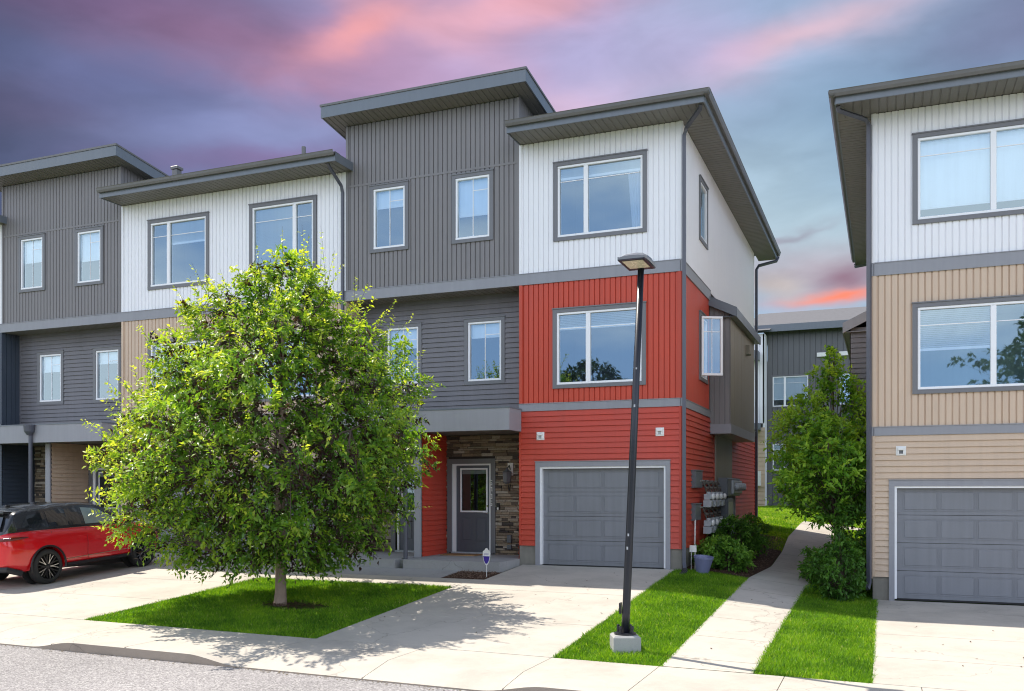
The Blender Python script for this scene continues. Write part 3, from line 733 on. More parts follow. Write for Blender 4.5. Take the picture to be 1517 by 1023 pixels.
def bay(parent, x0, x1, dz, lz, up, lowwins, garages, cu, cl, vents=(), upw=None, cwh=WHITE, fz0=0.0, darkvent=False):
    """one garage bay of the front. dz shifts storeys, lz the lower band; garages=[centre]"""
    zt, b1, b0, l1, l0, cb = 9.41+dz, 6.50+dz, 6.26+dz, 3.59+lz, 3.43+lz, .43+dz
    gh = [(g-1.53, g+1.53, -5, 2.31+dz) for g in garages]
    lab = lambda s: s
    vsiding(F0, x0, x1, b1, zt, [hole(t) for t in up]).build('upper_wall', cwh, parent)
    mb = MB(); mb.box(F0, x0, x0+.06, b1, zt, 0, .022); mb.box(F0, x1-.06, x1, b1, zt, 0, .022); mb.build('corner_board', cwh, parent)
    vsiding(F0, x0, x1, l1, b0, [hole(t) for t in lowwins]).build('middle_wall', cu, parent)
    mb = MB(); mb.box(F0, x0, x0+.07, l1, b0, 0, .022); mb.box(F0, x1-.07, x1, l1, b0, 0, .022); mb.build('corner_board', cu, parent)
    lapw('lower_wall', F0, x0, x1, cb, l0, [(a+.06, b-.06, c_, d-.03) for a, b, c_, d in gh], cl, parent)
    mb = MB(); ks = [x0] + [q for h in gh for q in (h[0]+.02, h[1]-.02)] + [x1]
    for i in range(0, len(ks), 2): mb.box(F0, ks[i], ks[i+1], -.7+dz, cb, -.2, -.012)
    mb.build('foundation', CONCF, parent)
    for g in garages: garage(parent, F0, g-1.385, g+1.385, .015+dz, 2.165+dz)
    for (u, v) in vents: wall_vent(parent, F0, u, v, dark=darkvent)
BANDW = []
def bands(parent, x0, x1, z0, z1, n=.028, F=None):
    MB().box(F or F0, x0, x1, z0, z1, -.02, n).box(F or F0, x0, x1, z1, z1+.014, -.02, n+.012).build('belt_board', BAND, parent)

row = thing('townhouse_row', 'long row of townhouses with grey, white, tan and red siding behind the leafy tree', 'townhouses', (-12, 24, 0))
BAYW = dict(r=((-6.76, -4.66, 7.16, 8.90), (-6.78, -4.68, 3.91, 5.67)))
wa, wb = BAYW['r']
# windows of the bays: positions measured on the photo, metres
w1u, w2u = (-18.31, -16.27, 7.04, 8.91), (-14.98, -12.96, 7.08, 8.94)
w1l, w2l = (-18.31, -16.27, 3.91, 5.67), (-14.98, -12.96, 3.91, 5.67)
w0u, w0l = (-26.66, -24.64, 7.08, 8.94), (-26.66, -24.64, 3.91, 5.67)
bay(row, -7.58, -3.92, 0, 0, [wa], [wb], [-5.67], RED, REDL, [(-7.07, 2.87), (-4.38, 2.90)])
bay(row, -19.24, -12.11, 0, 0, [w1u, w2u], [w1l, w2l], [-17.33, -13.98], TAN, TANL, [(-18.9, 2.87), (-16.0, 2.9)])
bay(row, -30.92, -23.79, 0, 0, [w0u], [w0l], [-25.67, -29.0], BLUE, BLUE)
wopt = dict(blind=.10)
window(row, F0, wa, [-6.02], dict(blind=.12, bl_panes=[1, 0], curtain=.34))
window(row, F0, wb, [-5.97], dict(blind=.17, bl_panes=[0, 1]))
window(row, F0, w1u, [-17.62], dict(blind=.30, bl_panes=[1]))
window(row, F0, w2u, [-13.62], dict(blind=.97, bl_panes=[0]))
window(row, F0, w1l, [-17.62], dict(blind=.2)); window(row, F0, w2l, [-13.62], dict(blind=.5))
window(row, F0, w0u, [-25.3]); window(row, F0, w0l, [-25.3])
# belt boards
bands(row, -30.92, -23.82, 3.43, 3.59); bands(row, -19.24, -12.11, 3.43, 3.59); bands(row, -7.58, -3.95, 3.43, 3.59)
bands(row, -30.92, -3.95, 6.26, 6.50)
def tower(parent, xl, side_mat, div_mat, side_low, shades, seed, numbers=False):
    xr = xl+4.53; xc = (xl+xr)/2
    H = lambda x, a, b: (xc+x-.52, xc+x+.52, a, b)
    up = [H(-1.07, 7.36, 8.97), H(1.11, 7.36, 8.95)]; lo = [H(-1.03, 4.18, 5.73), H(1.15, 4.16, 5.73)]
    o = vsiding(F0, xl, xr, 6.50, 9.02, [hole(t) for t in up]).build('upper_wall', GREY, parent)
    vsiding(F0, xl, xr, 9.06, 10.5).build('upper_wall', GREY, parent)
    mb = MB(); mb.box(F0, xl, xr, 9.015, 9.065, -.02, .008); mb.box(F0, xl, xl+.06, 6.5, 10.5, 0, .022); mb.box(F0, xr-.06, xr, 6.5, 10.5, 0, .022); mb.build('corner_board', GREY, parent)
    for k, t in enumerate(up): window(parent, F0, t, [], dict(bars='t', shade=shades[k]))
    # roof side walls above the low roofs, sloping back
    zt = lambda y: 10.60 - .128*(y-19.1)
    for F, lo_, hi_ in ((EAST(xr), 19.1, 27.0), (WEST(xl), -27.0, -19.1)):
        mb = vsiding(F, lo_, hi_, 9.2, 99, vtop=lambda u: zt(abs(u))-.06); mb.build('tower_side_wall', GREY, parent)
    # shed roof
    x0, x1, y0, y1 = xc-2.63, xc+2.63, 18.55, 27.6
    zr = lambda y: 10.86 - .128*(y-18.55)
    mb = MB(); mb.poly([(x0, y0, zr(y0)+.02), (x1, y0, zr(y0)+.02), (x1, y1, zr(y1)+.02), (x0, y1, zr(y1)+.02)]); rf = mb.build('tower_roof', ROOFM, parent)
    mb = MB()
    mb.b(x0, x1, y0, y0+.03, 10.57, 10.835); 
    for xa in (x0, x1-.03):
        for q in ((0, 1), ):
            A = [(xa, y0+.03, zr(y0)-.285), (xa, y1, zr(y1)-.285), (xa, y1, zr(y1)-.02), (xa, y0+.03, zr(y0)-.025)]; B = [(p[0]+.03, p[1], p[2]) for p in A]
            mb.poly(A); mb.poly(B[::-1]); mb.poly([A[0], B[0], B[1], A[1]]); mb.poly([A[3], B[3], B[2], A[2]])
    mb.build('fascia', FASC, rf)
    mb = MB(); mb.b(x0-.02, x1+.02, y0-.02, y0+.05, 10.835, 10.885)
    for xa in (x0-.02, x1-.03):
        A = [(xa, y0+.05, zr(y0)-.025), (xa, y1, zr(y1)-.02), (xa, y1, zr(y1)+.025), (xa, y0+.05, zr(y0)+.02)]; B = [(p[0]+.05, p[1], p[2]) for p in A]
        mb.poly(A); mb.poly(B[::-1]); mb.poly([A[0], B[0], B[1], A[1]]); mb.poly([A[3], B[3], B[2], A[2]])
    mb.build('drip_edge', GUT, rf)
    sl_ = -.128
    Fs = Fr((0, y0+.03, 10.59), (1,0,0), Vector((0,1,sl_)).normalized()*-1, (0,0,-1))
    mb = vsiding(Fs, x0+.03, x1-.03, -(y1-y0), 0, pitch=.15, dep=.012); mb.build('soffit', SOFF, rf)
    # recessed second floor
    o = lap(FR_, xl, xr, 3.45, 6.28, [hole(t) for t in lo]).build('recessed_wall', GREYL, parent)
    mb = MB(); mb.box(FR_, xl, xl+.05, 3.45, 6.28, 0, .024); mb.box(FR_, xr-.05, xr, 3.45, 6.28, 0, .024); mb.build('corner_board', GREYL, parent)
    for k, t in enumerate(lo): window(parent, FR_, t, [], dict(bars='t', shade=shades[k+2]))
    vsiding(EAST(xl), 19.1, 19.72, 3.45, 6.26, pitch=.14).build('return_wall', side_mat, parent)
    vsiding(WEST(xr), -19.72, -19.1, 3.45, 6.26, pitch=.14).build('return_wall', RED if numbers else TAN, parent)
    rib_front(xl, xr, 19.12, 19.7, 6.262).build('recess_soffit', SOFF, parent)
    # canopy over the two entries
    mb = MB(); cz0, cz1 = 2.98, 3.46
    mb.b(xl+.0, xr+.06, 18.36, 18.42, cz0, cz1, .0); mb.b(xr+.0, xr+.06, 18.42, 19.06, cz0, cz1); mb.b(xl-.06, xl, 18.36, 19.06, cz0, cz1)
    cn_ = mb.build('canopy', CANO, parent)
    MB().b(xl-.075, xr+.075, 18.345, 19.07, cz1, cz1+.03).b(xl+.003, xr-.003, 19.07, 19.72, cz1, cz1+.03).build('canopy_flashing', FASC, cn_)
    rib_front(xl, xr, 18.42, 20.2, cz0+.03).build('canopy_soffit', SOFF, cn_)
    # divider between the doors
    xd = xc-.10
    MB().b(xd-.17, xd, 18.85, 18.9, .0, cz0).build('divider_post', CANO, parent)
    lap(EAST(xd), 18.9, 20.2, .12, cz0+.02).build('divider_wall', div_mat, parent)
    lap(WEST(xd-.17), -20.2, -18.9, .12, cz0+.02).build('divider_wall', side_mat, parent)
    MB().b(xd-.15, xd-.02, 18.9, 20.2, -.3, .12).build('divider_footing', CONCF, parent)
    lap(EAST(xl), 19.1, 20.2, .12, cz0+.02).build('entry_side_wall', side_low, parent)
    lap(WEST(xr), -20.2, -19.1, .12, cz0+.02).build('entry_side_wall', div_mat, parent)
    # doors and stone
    dr = (xd+.26, xd+1.15); dl = (xd-.17-1.15, xd-.17-.26)
    hs = [(dr[0]-.2, dr[1]+.15, 0, 2.42)]
    stone_wall('stone_wall', FD, xd, xr, .12, cz0+.02, hs, parent, seed)
    stone_wall('stone_wall', FD, xl, xd-.17, .12, cz0+.02, [(dl[0]-.15, dl[1]+.2, 0, 2.42)], parent, seed+1)
    front_door(parent, FD, dr[0], dr[1], .17, 2.27, True); front_door(parent, FD, dl[0], dl[1], .17, 2.27, False)
    mb = MB(); mb.b(xd+.02, xr, 17.97, 20.25, -.5, .125, .0); mb.b(xl, xd-.19, 17.97, 20.25, -.5, .125); mb.b(xd-.19, xd+.02, 18.2, 18.88, -.5, .10)
    mb.build('porch_slab', CONCP, parent)
    return xd
tower(row, -12.11, TAN, REDL, TANL, (.25, .55, .3, .2), 3, True)
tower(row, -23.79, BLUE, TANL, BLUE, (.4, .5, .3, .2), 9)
def low_roof(parent, x0, x1, y0, y1, dz, endr=False, endl=False, xwall0=None, xwall1=None):
    """x0..x1,y0..y1 is the eave outline; walls at xwall0/xwall1"""
    z = 9.42+dz; mb = MB(); pitched(mb, x0, x1, y0, y1, z+.19, 1.35); rf = mb.build('roof', ROOFM, parent)
    s = rib_front(x0+.03, x1-.03, y0+.03, 19.1+.02, z)
    s.build('soffit', SOFF, rf)
    if endr: rib_side(xwall1, x1-.03, 19.12, y1, z).build('soffit', SOFF, rf)
    if endl: rib_side(x0+.03, xwall0, 19.12, y1, z).build('soffit', SOFF, rf)
    mb = MB(); mb.b(x0+.02, x1-.02, y0, y0+.03, z-.015, z+.15)
    if endr: mb.b(x1-.03, x1, y0+.03, y1, z-.015, z+.15)
    else: mb.b(x1-.02, x1+.0, y0, 19.1, z-.015, z+.19)
    if endl: mb.b(x0, x0+.03, y0+.03, y1, z-.015, z+.15)
    else: mb.b(x0, x0+.02, y0, 19.1, z-.015, z+.19)
    mb.build('fascia', FASC, rf)
    mb = MB(); g = .10
    def gut(F, u0, u1):
        pr = [(0, 0), (.0, -.09), (.07, -.10), (.095, -.05), (.105, .0), (.115, .012)]
        for (a, b), (c_, d) in zip(pr, pr[1:]): mb.quad(F.p(u0, b, a), F.p(u1, b, a), F.p(u1, d, c_), F.p(u0, d, c_))
    ga = x0-(g if endl else 0); gb = x1+(g if endr else 0)
    gut(FRONT(y0, 0, z+.205), ga, gb)
    mb.b(ga, gb, y0-.008, y0+.2, z+.185, z+.2)
    if endr: gut(Fr((x1, 0, z+.205), (0,1,0), (0,0,1), (1,0,0)), y0-g, y1)
    if endl: gut(Fr((x0, 0, z+.205), (0,-1,0), (0,0,1), (-1,0,0)), -y1, -(y0-g))
    mb.build('gutter', GUT, rf)
    return rf
low_roof(row, -7.57, -3.30, 18.32, 31.8, 0, endr=True, xwall1=-3.92)
low_roof(row, -19.24, -11.92, 18.32, 31.8, 0)
low_roof(row, -30.92, -23.60, 18.32, 31.8, 0)
mb = MB(); mb.tube([(-15.02, 21.5, 9.8), (-15.02, 21.5, 11.27)], .06, 10); mb.build('roof_pipe', GUT, row)
q = fac_ = None
mb = MB(); mb.b(-19.61, -19.43, 21.4, 21.6, 9.8, 11.22, .02); mb.b(-19.65, -19.39, 21.37, 21.63, 11.22, 11.31, .02); mb.build('roof_vent', GUT, row)
# side wall of the end unit
FE = EAST(-3.92)
s1, s2 = (21.02, 22.06, 7.42, 8.88), (21.02, 22.06, 4.20, 5.78)
vsiding(FE, 19.1, 30.7, 6.50, 9.41, [hole(s1)]).build('side_upper_wall', WHITE, row)
vsiding(FE, 19.1, 22.35, 3.59, 6.26, [hole(s2)]).build('side_middle_wall', RED, row)
lap(FE, 19.1, 23.0, .43, 3.43).build('side_lower_wall', REDL, row)
lap(FE, 25.6, 30.7, .62, 3.43).build('side_lower_wall', REDL, row)
MB().box(FE, 23.0, 25.6, .55, 3.3, 0, .06).build('meter_backing_panel', BUMPT, row)
MB().box(FE, 19.11, 23.0, -.6, .42, -.2, -.012).box(FE, 23.0, 30.7, -.6, .60, -.2, -.008).build('foundation', CONCF, row)
mb = MB(); mb.box(FE, 19.1, 19.18, .43, 3.43, 0, .024); mb.box(FE, 30.62, 30.7, .62, 3.43, 0, .024); mb.box(FE, 22.93, 23.0, .43, 3.3, 0, .024); mb.box(FE, 25.6, 25.67, .6, 3.43, 0, .024); mb.build('corner_board', REDL, row)
MB().box(FE, 19.1, 19.17, 3.59, 6.26, 0, .022).build('corner_board', RED, row)
MB().box(FE, 19.1, 19.17, 6.5, 9.41, 0, .022).build('corner_board', WHITE, row)
bands(row, 19.07, 22.42, 3.43, 3.59, F=FE); bands(row, 19.07, 22.4, 6.26, 6.50, F=FE)
bands(row, 26.8, 30.7, 3.43, 3.59, F=FE)
vsiding(FE, 26.76, 30.7, 3.6, 6.5).build('side_middle_wall', WHITE, row)
window(row, FE, s1, [], dict(bars='n', inner=WFR))
w_open = window(row, FE, s2, [21.52], dict(bars='n', open=0))
# opened casement sash, hinged at its front edge
an = R(62); ax = Vector((math.sin(an), math.cos(an), 0)); SF = Fr((-3.875, 21.08, 0), ax, (0,0,1), Vector((ax.y, -ax.x, 0)))
mb = MB(); a, b, p, q = 0, .50, 4.30, 5.66; k = .055
mb.box(SF, a, b, q-k, q, -.03, .03, .005); mb.box(SF, a, b, p, p+k, -.03, .03, .005); mb.box(SF, a, a+k, p+k, q-k, -.028, .028, .005); mb.box(SF, b-k, b, p+k, q-k, -.028, .028, .005)
mb.box(SF, .24, .256, p+k, q-k, -.006, .006); mb.box(SF, a+k, b-k, q-.36, q-.345, -.005, .005)
mb.build('open_sash', WFR, w_open)
mb = MB(); mb.quad(SF.p(a+k, p+k, 0), SF.p(b-k, p+k, 0), SF.p(b-k, q-k, 0), SF.p(a+k, q-k, 0)); mb.build('sash_pane', GLASS, w_open)
# bump-out on the side
def bump(parent, sgn, xw, y0, y1, dz, fm, sm, depth=.5):
    xo = xw + sgn*depth; F = EAST(xo) if sgn > 0 else WEST(xo)
    a, b = (y0, y1) if sgn > 0 else (-y1, -y0)
    zs = 5.95+dz
    vf = vsiding if sm is not GREYL else None
    x0, x1 = sorted((xw, xo))
    FF = FRONT(y0)
    top = (lambda u: 6.22+dz - .48*abs(u-xw))
    if sm is GREYL:
        lap(F, a, b, 1.80+1.47+dz, zs+.1).build('bump_out_side', sm, parent); lap(FF, x0, x1, 3.27+dz, 5.95+dz).build('bump_out_front', sm, parent)
    else:
        vsiding(F, a, b, 3.27+dz, zs+.06, pitch=.6, dep=.006).build('bump_out_side', BUMPT, parent)
        vsiding(FF, x0, x1, 3.27+dz, 99, vtop=top, pitch=.125, dep=.014).build('bump_out_front', sm, parent)
    mb = MB(); mb.b(x0-(.02 if sgn < 0 else 0), x1+(.02 if sgn > 0 else 0), y0-.02, y1+.02, 3.04+dz, 3.27+dz); mb.build('bump_out_base', BAND, parent)
    mb = MB(); ov = .17; xe = xw+sgn*(depth+ov); ya, yb = y0-.15, y1+.12
    h0, h1 = 6.36+dz, 6.36+dz-.48*(depth+ov)
    q = [(xw, ya, h0), (xe, ya, h1), (xe, yb, h1), (xw, yb, h0)]
    mb.poly(q if sgn > 0 else q[::-1]); mb.poly([(x, y, z-.03) for x, y, z in q][::-1]); r = mb.build('bump_out_roof', ROOFM, parent)
    mb = MB()
    for y in (ya, yb-.03):
        A = [(xw, y, h0-.22), (xe, y, h1-.22), (xe, y, h1+.01), (xw, y, h0+.01)]; B = [(x, yy+.03, z) for x, yy, z in A]
        mb.poly(A); mb.poly(B[::-1]); mb.poly([A[0], B[0], B[1], A[1]]); mb.poly([A[3], B[3], B[2], A[2]])
    xa, xb = sorted((xe, xe-sgn*.03)); mb.b(xa, xb, ya+.03, yb-.03, h1-.22, h1); mb.b(*sorted((xw, xe-sgn*.03)), ya+.03, yb-.03, h1-.2, h1-.19)
    mb.build('fascia', FASC if sgn > 0 else BAND, r)
bump(row, 1, -3.92, 22.42, 26.75, 0, GREY, GREY)
downspout(row, [(-3.40, 18.42, 9.42), (-3.42, 18.5, 9.36), (-3.80, 19.0, 9.22), (-3.86, 19.06, 9.08), (-3.86, 19.06, .15), (-3.82, 18.95, .03)], .052, 'dark corner downspout')
downspout(row, [(-3.25, 31.6, 9.45), (-3.3, 31.5, 9.3), (-3.80, 30.9, 9.05), (-3.86, 30.78, 8.9), (-3.86, 30.78, .75)], .052)
downspout(row, [(-12.20, 18.42, 9.42), (-12.20, 18.5, 9.35), (-12.18, 18.98, 9.05), (-12.18, 19.04, 8.9), (-12.18, 19.04, 3.6)], .042)
for xl in (-12.11, -23.79):
    xd = xl+2.265-.10-.10
    mb = MB(); mb.tube([(xd, 18.31, 3.42), (xd, 18.31, .1)], .05, 10); mb.lathe((xd, 18.27, 3.18), [(.06, 0), (.13, .10), (.15, .26), (.15, .29)], 16); mb.build('downspout', DSP, row, label='round downspout with a cone shaped collector head')
MB().b(-3.92+.03, -3.92+.09, 29.0, 29.0+.02, 5.6, 5.62) 
mb = MB(); mb.box(EAST(-3.42), 25.0, 25.3, 5.3, 5.55, 0, .12, .02); mb.build('side_wall_vent', BUMPT, row)
# closed back and rear
MB().b(-30.92, -3.94, 30.72, 30.8, -.5, 9.41).build('rear_wall', GREY, row); MB().b(-31.0, -30.92, 19.1, 30.8, -.5, 9.41).build('rear_wall', GREY, row)
for xl in (-12.11, -23.79): MB().b(xl+.02, xl+4.51, 26.9, 27.0, 9.2, 9.6).build('rear_wall', GREY, row)
# ------------------------------------------------------------------ house on the right
rh = thing('townhouse', 'tan and white three storey townhouse with grey garage door at the right edge', 'townhouse', (3, 24, 0))
rwu, rwl = (.51, 2.66, 6.74, 8.47), (.51, 2.66, 3.50, 5.24)
bay(rh, -.20, 3.46, -.44, -.71, [rwu], [rwl], [1.61], TAN, TANL, [(.31, 2.42)], darkvent=True)
window(rh, F0, rwu, [1.89], dict(shade=.80, bl_panes=[0, 1]))
window(rh, F0, rwl, [1.89], dict(blind=.46, bl_panes=[0], inner=paint('sage interior wall', (.30, .40, .36), .9)))
bands(rh, -.17, 3.46, 3.43-.71, 3.59-.71); bands(rh, -.17, 3.46, 6.26-.44, 6.50-.44)
vsiding(F0, 3.46, 8, 2.0, 10.1).build('tower_wall', GREY, rh); lap(F0, 3.46, 8, -.4, 2.0).build('entry_wall', GREYL, rh)
low_roof(rh, -.86, 3.60, 18.32, 31.8, -.44, endl=True, xwall0=-.20)
MB().b(3.3, 8.2, 18.6, 27, 10.1, 10.4).build('tower_roof', FASC, rh)
FWs = WEST(-.20)
vsiding(FWs, -30.7, -19.1, 6.06, 8.97).build('side_upper_wall', WHITE, rh)
vsiding(FWs, -30.7, -19.1, 2.88, 5.82).build('side_middle_wall', TAN, rh)
lap(FWs, -30.7, -19.1, -.05, 2.72).build('side_lower_wall', TANL, rh)
MB().box(FWs, -30.7, -19.08, -.8, -.06, -.2, -.012).build('foundation', CONCF, rh)
bands(rh, -30.7, -19.07, 2.72, 2.88, F=FWs); bands(rh, -30.7, -19.07, 5.82, 6.06, F=FWs)
mb = MB()
for z0, z1, m_ in ((6.06, 8.97, WHITE), (2.88, 5.82, TAN), (-.05, 2.72, TANL)): MB().box(FWs, -19.17, -19.1, z0, z1, 0, .022).build('corner_board', m_, rh)
bump(rh, -1, -.20, 22.42, 26.75, -.55, GREYL, GREYL)
downspout(rh, [(-.80, 18.45, 8.98), (-.80, 18.52, 8.92), (-.32, 18.98, 8.84), (-.262, 19.03, 8.74), (-.262, 19.03, -.12), (-.29, 18.92, -.24)], .05)
downspout(rh, [(-.86, 31.75, 9.0), (-.84, 31.6, 8.9), (-.30, 30.9, 8.8), (-.26, 30.78, 8.7), (-.26, 30.78, .5)], .05)
MB().b(-.18, 8, 30.72, 30.8, -1, 8.97).b(8.0, 8.1, 19.1, 30.8, -1, 10.1).build('rear_wall', GREY, rh)
# ------------------------------------------------------------------ houses behind
bk = thing('townhouse', 'dark grey house with pale shingle roof seen through the gap between the houses', 'house', (-3, 50, .9))
FB = FRONT(46.0)
bw = [(-5.05, -3.30, 5.70, 7.25), (-2.0, -.2, 5.70, 7.25), (-5.05, -3.6, 2.6, 4.0), (-2.0, -.6, 2.4, 4.2), (-4.6, -3.2, 1.0, 2.0)]
bw = bw[:4]
vsiding(FB, -5.25, 6.0, .5, 9.4, [hole(t) for t in bw], pitch=.25, dep=.02).build('wall', paint('charcoal siding', (.12, .122, .128), .5, .1), bk)
for k, t in enumerate(bw): window(bk, FB, t, [t[0]+.62], dict(shade=.72 if k < 2 else .4, casing=.05, inner=WFR, shn=-.05))
mb = MB()
mb.poly([(-6.2, 45.4, 9.62), (6.5, 45.4, 9.62), (6.5, 50.5, 11.15), (-6.2, 50.5, 11.15)]); mb.poly([(6.5, 55.6, 9.6), (-6.2, 55.6, 9.6), (-6.2, 50.5, 11.15), (6.5, 50.5, 11.15)])
r_ = mb.build('roof', ROOFL, bk)
MB().b(-6.2, 6.5, 45.36, 45.4, 9.30, 9.63).b(-6.2, 6.5, 45.4, 46, 9.38, 9.40).build('fascia', FASC, r_)
for u in (-2.95, -1.95): MB().box(FB, u, u+.52, 8.05, 8.25, 0, .1, .01).build('wall_vent', WPL, bk)
MB().b(-5.2, 6, 55, 55.1, .5, 9.4).b(5.9, 6.0, 46, 55, .5, 9.4).build('rear_wall', GREY, bk)
bk2 = thing('townhouse', 'white and tan house wall with a small balcony behind the left corner of the gap', 'house', (-8, 50, .9))
FB2 = FRONT(45.2)
vsiding(FB2, -12, -5.27, 4.9, 9.2, pitch=.25).build('upper_wall', WHITE, bk2); lap(FB2, -12, -5.27, .6, 4.7, pitch=.2).build('lower_wall', TANL, bk2)
MB().box(EAST(-5.27), 45.2, 46, .6, 9.2, -.1, 0).build('side_wall', WHITE, bk2)
mb = MB(); mb.box(FB2, -12, -5.5, 7.9, 8.3, 0, .9); mb.build('balcony_roof', FASC, bk2); MB().box(FB2, -12, -5.45, 4.55, 4.85, 0, .9).build('balcony', FASC, bk2)
mb = MB(); [mb.box(FB2, -5.6-k*.12, -5.57-k*.12, 4.85, 5.9, .85, .88) for k in range(20)]; mb.box(FB2, -8, -5.5, 5.9, 5.96, .83, .9); mb.build('railing', WFR, bk2)
MB().box(FB2, -6.1, -5.45, 1.9, 2.6, 0, .3).build('wall_box', WPL, bk2)
MB().b(-12, -5.3, 55, 55.1, .5, 9.2).b(-12.1, -12, 45.2, 55, .5, 9.2).build('rear_wall', GREY, bk2)
mb = MB(); mb.poly([(-12.5, 44.8, 9.3), (-5.0, 44.8, 9.3), (-5.0, 50, 10.8), (-12.5, 50, 10.8)]); mb.build('roof', ROOFL, bk2)
# ------------------------------------------------------------------ vegetation
def npz(x, y):
    w = -.475 - .0074*(np.clip(x, -40, 30) + 14.2); f = -.46*np.clip((x+3.9)/3.7, 0, 1)
    t = np.clip((y-11.39)/7.71, 0, 1); z = w+(f-w)*t
    return z + np.where(y > 19.1, .052*(np.minimum(y, 33)-19.1) + .015*np.clip(y-33, 0, 27), 0)
def fast_mesh(name, V, Fc, nper, mat, parent=None, tint=None, off=(0,0,0)):
    me = bpy.data.meshes.new(name); V = V - np.array(off, float)
    me.vertices.add(len(V)); me.vertices.foreach_set('co', V.astype(np.float32).ravel())
    nf = len(Fc); me.loops.add(nf*nper); me.loops.foreach_set('vertex_index', Fc.astype(np.int32).ravel())
    me.polygons.add(nf); me.polygons.foreach_set('loop_start', np.arange(nf, dtype=np.int32)*nper)
    if tint is not None:
        a = me.attributes.new('tint', 'FLOAT', 'POINT'); a.data.foreach_set('value', tint.astype(np.float32))
    me.materials.append(mat); me.update(calc_edges=True)
    o = bpy.data.objects.new(name, me); COL.objects.link(o)
    if parent: o.parent = parent
    return o
def unit(a): return a/np.maximum(1e-9, np.linalg.norm(a, axis=1, keepdims=True))
def leaves(name, P, D, Nn, Ln, Wd, T, mat, parent, off):
    """each leaf: five points folded along the midrib, pointed tip"""
    D = unit(D); S_ = unit(np.cross(D, Nn)); Nn = np.cross(S_, D); n = len(P)
    L_, W_ = Ln[:, None], Wd[:, None]
    V = np.empty((n, 6, 3))
    V[:, 0] = P; V[:, 1] = P + D*L_*.42 - S_*W_*.5 + Nn*W_*.18; V[:, 2] = P + D*L_*.45; V[:, 3] = P + D*L_*.42 + S_*W_*.5 + Nn*W_*.18
    V[:, 4] = P + D*L_ - Nn*L_*.10; V[:, 5] = V[:, 2]
    b = np.arange(n)[:, None]*6
    Fc = np.concatenate([b+np.array([[0, 2, 1]]), b+np.array([[0, 3, 2]]), b+np.array([[1, 2, 4]]), b+np.array([[2, 3, 4]])])
    return fast_mesh(name, V.reshape(-1, 3), Fc, 3, mat, parent, np.repeat(T, 6), off)
def twig_leaves(rg, A, Dr, ln, per, size, droop, tbase, tspread):
    """leaves set alternately along each twig"""
    n = len(A); k = (np.arange(per)+.6)/per
    s = k[None, :, None]*ln[:, None, None]
    sag = -(k**2)[None, :, None]*ln[:, None, None]*droop*np.array([0, 0, 1.])
    P = A[:, None, :] + Dr[:, None, :]*s + sag + rg.normal(0, .012, (n, per, 3))
    side = unit(np.cross(Dr, rg.normal(0, 1, (n, 3))))
    sg = np.where(np.arange(per) % 2, 1, -1)[None, :, None]
    D = Dr[:, None, :]*.65 + side[:, None, :]*sg*.9 + rg.normal(0, .33, (n, per, 3)) + np.array([0, 0, -.45*droop-.1])
    Nn = rg.normal(0, .45, (n, per, 3)) + np.array([0, 0, 1.])
    L_ = size*rg.uniform(.65, 1.2, (n, per)); T = np.clip(tbase[:, None] + (k[None, :]-.5)*tspread + rg.normal(0, .07, (n, per)), 0, 1)
    return P.reshape(-1, 3), D.reshape(-1, 3), Nn.reshape(-1, 3), L_.ravel(), L_.ravel()*rg.uniform(.42, .56, n*per), T.ravel()
def limb_tube(mb, a, b, r0, r1, rg, wob=.08, n=6, seg=5):
    a, b = Vector(a), Vector(b); pts = []; d = (b-a); o = Vector(rg.normal(0, wob, 3))*d.length
    for i in range(seg+1):
        t = i/seg; pts.append(a + d*t + o*math.sin(t*math.pi) + Vector((0, 0, d.length*.10*math.sin(t*math.pi))))
    mb.tube(pts, [r0+(r1-r0)*i/seg for i in range(seg+1)], n, cap=False); return pts

